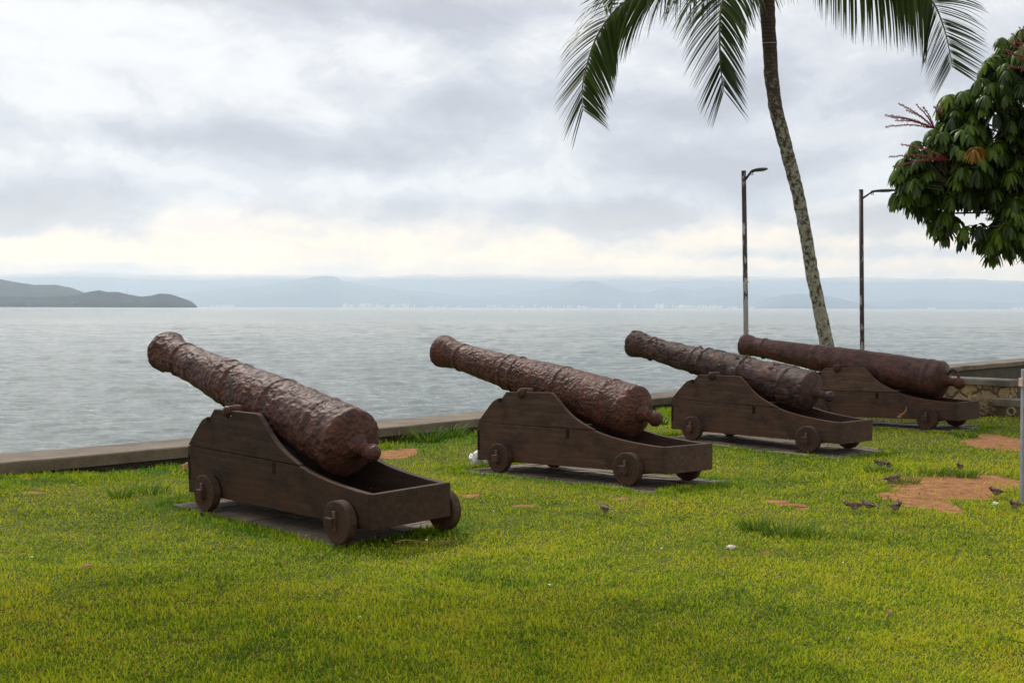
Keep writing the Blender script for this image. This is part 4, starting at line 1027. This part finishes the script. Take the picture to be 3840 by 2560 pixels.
# ------------------------------------------------------------------ sparrows
def bird_mats():
    m, nt, b = new_mat('sparrow_back'); v = obj_co(nt)
    c = ramp(nt, noise_n(nt, 130, 3, .6, mapping(nt, v, (.35, 1, 1))), [(.42, (.045, .028, .019)), (.58, (.17, .095, .052))]); nt.links.new(c, b.inputs['Base Color']); b.inputs['Roughness'].default_value = .8
    m2, nt, b = new_mat('sparrow_body'); v = obj_co(nt); s = N(nt, 'ShaderNodeSeparateXYZ'); nt.links.new(v, s.inputs[0])
    up_ = ramp(nt, math_n(nt, 'ADD', math_n(nt, 'MULTIPLY', s.outputs[2], 12), math_n(nt, 'MULTIPLY', noise_n(nt, 60, 3, .6, v), .25)), [(.66, (.27, .23, .19)), (.80, (.12, .075, .05))]); nt.links.new(up_, b.inputs['Base Color']); b.inputs['Roughness'].default_value = .85
    return m, m2
M['bback'], M['bbody'] = bird_mats(); M['beak'] = simple('dark_beak', (.05, .04, .035), .5); M['bleg'] = simple('bird_leg', (.22, .13, .09), .6); M['bib'] = simple('black_bib', (.012, .010, .010), .8); M['cheekw'] = simple('pale_cheek', (.5, .48, .45), .8)
def sparrow():
    r = empty('sparrow')
    # body along +x, belly height 0.02; spine stations (x, z, half width, half height)
    S = [(-.062, .052, .006, .004), (-.045, .050, .014, .012), (-.025, .046, .022, .021), (0, .045, .027, .026), (.022, .050, .025, .025), (.036, .060, .019, .019), (.046, .070, .0165, .0165), (.056, .075, .0165, .016), (.066, .075, .012, .012), (.072, .073, .005, .005)]
    V = []; n = 18; k = 40; T = np.linspace(0, len(S)-1, k)
    for t in T:
        x_, z_, w_, h_ = (np.interp(t, range(len(S)), [s[i] for s in S]) for i in range(4))
        for j in range(n): a = 2*math.pi*j/n; V.append((x_, math.cos(a)*w_, z_+math.sin(a)*h_))
    Fs = [(i*n+j, i*n+(j+1) % n, (i+1)*n+(j+1) % n, (i+1)*n+j) for i in range(k-1) for j in range(n)]+[tuple(range(n)), tuple(range((k-1)*n, k*n))]
    MB().add(V, Fs).build('body', M['bbody'], r, True)
    mb = MB(); 
    MB().add([(.068, -.0045, .077), (.068, .0045, .077), (.068, .0045, .069), (.068, -.0045, .069), (.083, 0, .071)], [(0, 1, 4), (1, 2, 4), (2, 3, 4), (3, 0, 4), (3, 2, 1, 0)]).build('beak', M['beak'], r)
    MB().add([(-.055, -.011, .056), (-.055, .011, .056), (-.105, .013, .044), (-.105, -.013, .044), (-.055, -.010, .050), (-.055, .010, .050), (-.105, .011, .041), (-.105, -.011, .041)], [(0, 1, 2, 3), (4, 7, 6, 5), (0, 4, 5, 1), (1, 5, 6, 2), (2, 6, 7, 3), (3, 7, 4, 0)]).build('tail', M['bback'], r)
    for sg in (-1, 1):
        V = []; pr = [(.022, .055, .016), (.010, .054, .021), (-.015, .052, .020), (-.04, .051, .012), (-.068, .050, .004)]
        for x_, z_, h_ in pr:
            for q, kk in ((0, 1), (.7, .6), (1, 0), (.7, -.7), (0, -1)):
                hw = float(np.interp(x_, [s[0] for s in S], [s[2] for s in S])); V.append((x_, sg*(hw*.80+.007*q), z_+kk*h_*.85))
        MB().add(V, [(i*5+j, i*5+j+1, (i+1)*5+j+1, (i+1)*5+j) for i in range(4) for j in range(4)]).build('wing', M['bback'], r, True)
        MB().tube([(.004, sg*.010, .026), (.000, sg*.012, .014), (.006, sg*.012, .003)], .0016, 6).tube([(-.010, sg*.012, .002), (.022, sg*.012, .002)], .0013, 5).build('leg', M['bleg'], r)
        MB().add([(.052, sg*.0168, .078), (.060, sg*.0155, .076), (.056, sg*.0170, .068), (.048, sg*.0178, .070)], [(0, 1, 2, 3)]).build('cheek_patch', M['cheekw'], r)
        rock('eye', (.0615, sg*.0125, .079), (.0022, .0016, .0022), M['bib'], 1, 1, 0, 1, r)
    rock('bib', (.050, 0, .060), (.011, .010, .010), M['bib'], 2, 2, .1, 2, r)
    return r
proto = sparrow(); first = True
def copy_tree(o, parent=None):
    c = o.copy(); C.objects.link(c); c.parent = parent
    for ch in list(o.children): copy_tree(ch, c)
    return c
birds = [(2270, 1938, 115, 1.05, 'sparrow pecking alone on the open lawn below the second cannon'), (3302, 1758, 190, 1.1, 'sparrow nearest the third cannon, left one of a pair by the tuft'), (3332, 1764, 250, 1.0, 'sparrow right behind its mate beside the tuft'),
         (3346, 1820, -8, 1.1, 'brown sparrow facing right just left of the soil patch'), (3208, 1928, 172, 1.15, 'sparrow facing left, leftmost of the three in front of the soil'), (3256, 1922, 130, 1.0, 'fluffy sparrow in the middle of the three in front of the soil'),
         (3358, 1934, -75, 1.15, 'sparrow with black bib facing the viewer at the near soil edge'), (3600, 1770, 230, 1.0, 'sparrow hidden in the tuft at the far soil edge'), (3735, 1874, 200, 1.1, 'sparrow crouching at the right end of the soil patch'), (3806, 1926, 215, 1.1, 'sparrow by the foot of the grey post')]
for px, py, ang, sc_, lab in birds:
    o = proto if first else copy_tree(proto); first = False
    p_ = onz(px, py); p_.z = float(ground_z(p_.x, p_.y))+.012; o.location = p_; o.rotation_euler = (0, R(8) if 'pecking' in lab or 'facing left' in lab else R(-4), R(ang)); o.scale = (sc_,)*3
    tag(o, lab, 'bird', 'sparrows feeding on the lawn')

# ------------------------------------------------------------------ grey post, spiky plant, litter
M['postm'] = simple('grey_painted_metal', (.23, .24, .26), .5, var=.2, scale=9)
pp = onz(3826, 1888); pst = empty('metal_post', (pp.x+.06, pp.y, 0)); tag(pst, 'grey metal post cut off by the right edge of the picture', 'post')
MB().box((-.06, -.03, -.05), (.07, .03, 1.13)).build('post', M['postm'], pst, bevel=.008)
MB().box((-.075, -.035, .985), (-.0605, .035, 1.055)).build('bracket', simple('stained_bracket', (.45, .33, .28), .6), pst, bevel=.003)
ag = onz(4075, 2560); ag.z = 0
V = []; Fq = []; rn = []; r = random.Random(5)
tips = [at(3716, 2392, 4.95), at(3748, 2312, 5.15), at(3800, 2340, 5.1)]
dirs = [((t-ag), True) for t in tips]+[(Vector((math.cos(a), math.sin(a), .5+.5*r.random()))*.8, False) for a in np.linspace(-1.2, 1.5, 7)]
for d, ex in dirs:
    n0 = len(V); sd_ = d.cross(Vector((0, 0, 1))).normalized()
    for q in range(11):
        f = q/10; P = d*f+Vector((0, 0, .05*math.sin(math.pi*f)*(1 if ex else .6))); w_ = .014*(1-f**2)*(.5+min(.5, f*2))+.001
        V += [P-sd_*w_+Vector((0, 0, w_*.5)), P, P+sd_*w_+Vector((0, 0, w_*.5))]; rn += [r.random()*.8]*3
    for q in range(10):
        a = n0+3*q; Fq += [(a, a+1, a+4, a+3), (a+1, a+2, a+5, a+4)]
o = np_mesh('spiky_plant', np.array(V), np.array(Fq), mat=M['agave'], smooth=True); o.location = ag
at2 = o.data.attributes.new('rnd', 'FLOAT', 'POINT'); at2.data.foreach_set('value', np.array(rn, np.float32)); tag(o, 'spiky green plant with narrow leaves poking in at the lower right', 'plant')

M['bag'] = simple('white_plastic', (.78, .79, .80), .45, var=.05); M['dry'] = simple('dry_leaf', (.24, .12, .06), .8, var=.4, scale=20); M['husk'] = simple('brown_husk', (.36, .20, .09), .9, var=.4, scale=25); M['chip'] = simple('pale_stone', (.62, .52, .45), .8, var=.2)
M['red'] = simple('red_scrap', (.5, .05, .03), .6); M['yellowp'] = simple('yellow_scrap', (.6, .55, .08), .6)
def litter(name, px, py, r_, mat, lab, cat, seed=1, amp=.6, freq=1.6, group=None):
    p_ = onz(px, py); p_.z = float(ground_z(p_.x, p_.y))
    o = rock(name, (0, 0, r_[2]*.6), r_, M[mat], seed, 3, amp, freq); o.location = p_; tag(o, lab, cat, group)
litter('plastic_bag', 1785, 1728, (.075, .05, .085), 'bag', 'crumpled white plastic bag at the front of the second carriage', 'bag', 3, .9, 1.3)
litter('coconut_husk', 702, 1768, (.05, .05, .05), 'husk', 'brown coconut husk lying behind the first carriage front end', 'husk', 4)
litter('stone_chip', 2740, 2056, (.030, .02, .016), 'chip', 'pale stone chip lying on the lawn left of a bare spot', 'stone', 5)
litter('paper_scrap', 2118, 1783, (.035, .012, .010), 'bag', 'white paper scrap on the paving under the second cannon', 'litter', 6)
litter('foil_scrap', 3734, 1894, (.028, .015, .012), 'bag', 'silvery scrap in the grass near the grey post', 'litter', 7)
litter('red_scrap', 3010, 1903, (.03, .02, .006), 'red', 'bright red scrap on small bare soil patch', 'litter', 8)
litter('yellow_scrap', 130, 1790, (.03, .015, .006), 'yellowp', 'yellow scrap by the sea wall at left', 'litter', 9)
litter('plastic_scrap', 118, 2090, (.022, .012, .006), 'chip', 'faint clear plastic scrap in the grass at the left edge', 'litter', 10)
def dry_leaf(px, py, L, ang, lab):
    p_ = onz(px, py); p_.z = float(ground_z(p_.x, p_.y))+.018; V = []; Fs = []
    for q in range(9):
        f = q/8; w_ = L*.22*math.sin(math.pi*min(.97, f+.06)); z_ = .02*math.sin(f*3.1)
        V += [((f-.5)*L, -w_, z_+w_*.6), ((f-.5)*L, 0, z_), ((f-.5)*L, w_, z_+w_*.7)]
    for q in range(8): a = 3*q; Fs += [(a, a+1, a+4, a+3), (a+1, a+2, a+5, a+4)]
    o = mesh_obj('dry_leaf', V, Fs, M['dry'], None, True); sm = o.modifiers.new('Solidify', 'SOLIDIFY'); sm.thickness = .0015
    o.location = p_; o.rotation_euler = (R(12), R(-10), R(ang)); tag(o, lab, 'leaf', 'dry leaves on the lawn')
dry_leaf(330, 2150, .09, 25, 'curled brown leaf on the lawn in the lower left')
dry_leaf(277, 1852, .07, 20, 'curled brown leaf on the lawn left of the upright tuft')
dry_leaf(525, 1795, .045, 10, 'small reddish leaf on the lawn left of the first carriage')
dry_leaf(690, 1774, .05, 40, 'small brown leaf beside the coconut husk')
dry_leaf(2025, 1856, .05, -15, 'pale dry leaf on the lawn in front of the second cannon')
dry_leaf(3340, 2320, .06, 50, 'orange-brown leaf in the lower right of the lawn')
tw_ = MB(); P0 = onz(1480, 2045); P1 = onz(1718, 2037); pts = [P0+(P1-P0)*t+Vector((0, .05*math.sin(t*7), .022+.006*math.sin(t*11))) for t in np.linspace(0, 1, 14)]
o = tw_.tube(pts, [.0045-.002*i/14 for i in range(14)], 6).build('twig', M['dry'], None, True); tag(o, 'long thin twig on the grass below the first carriage end', 'twig')
# confetti of fallen petals
pet = MB(); r = random.Random(9); 
pos = [(1850, 1935), (2250, 1897), (2450, 1953), (1600, 2030), (1445, 2030), (3380, 2416), (2700, 2010), (900, 1935), (1040, 1955), (1090, 1958), (1150, 2012), (1508, 2020), (2950, 1835), (3648, 1612), (3140, 1722), (3160, 2122), (3290, 2092), (1200, 2240), (2060, 2210), (1350, 2330), (3182, 2410), (2480, 2065)]
for i, (px, py) in enumerate(pos):
    p_ = onz(px, py); p_.z = float(ground_z(p_.x, p_.y))+.024; s_ = r.uniform(.007, .012); a = r.random()*3
    V = [(math.cos(a+q*1.57)*s_*(1, .6)[q % 2], math.sin(a+q*1.57)*s_*(1, .6)[q % 2], (.006, 0)[q % 2]) for q in range(4)]+[(0, 0, -.002)]
    o = mesh_obj('petal', V, [(0, 1, 2, 3), (1, 0, 4), (2, 1, 4), (3, 2, 4), (0, 3, 4)], M['bag']); o.location = p_; tag(o, 'tiny white petal fallen on the grass or paving', 'petal', 'white petals scattered on the grass')
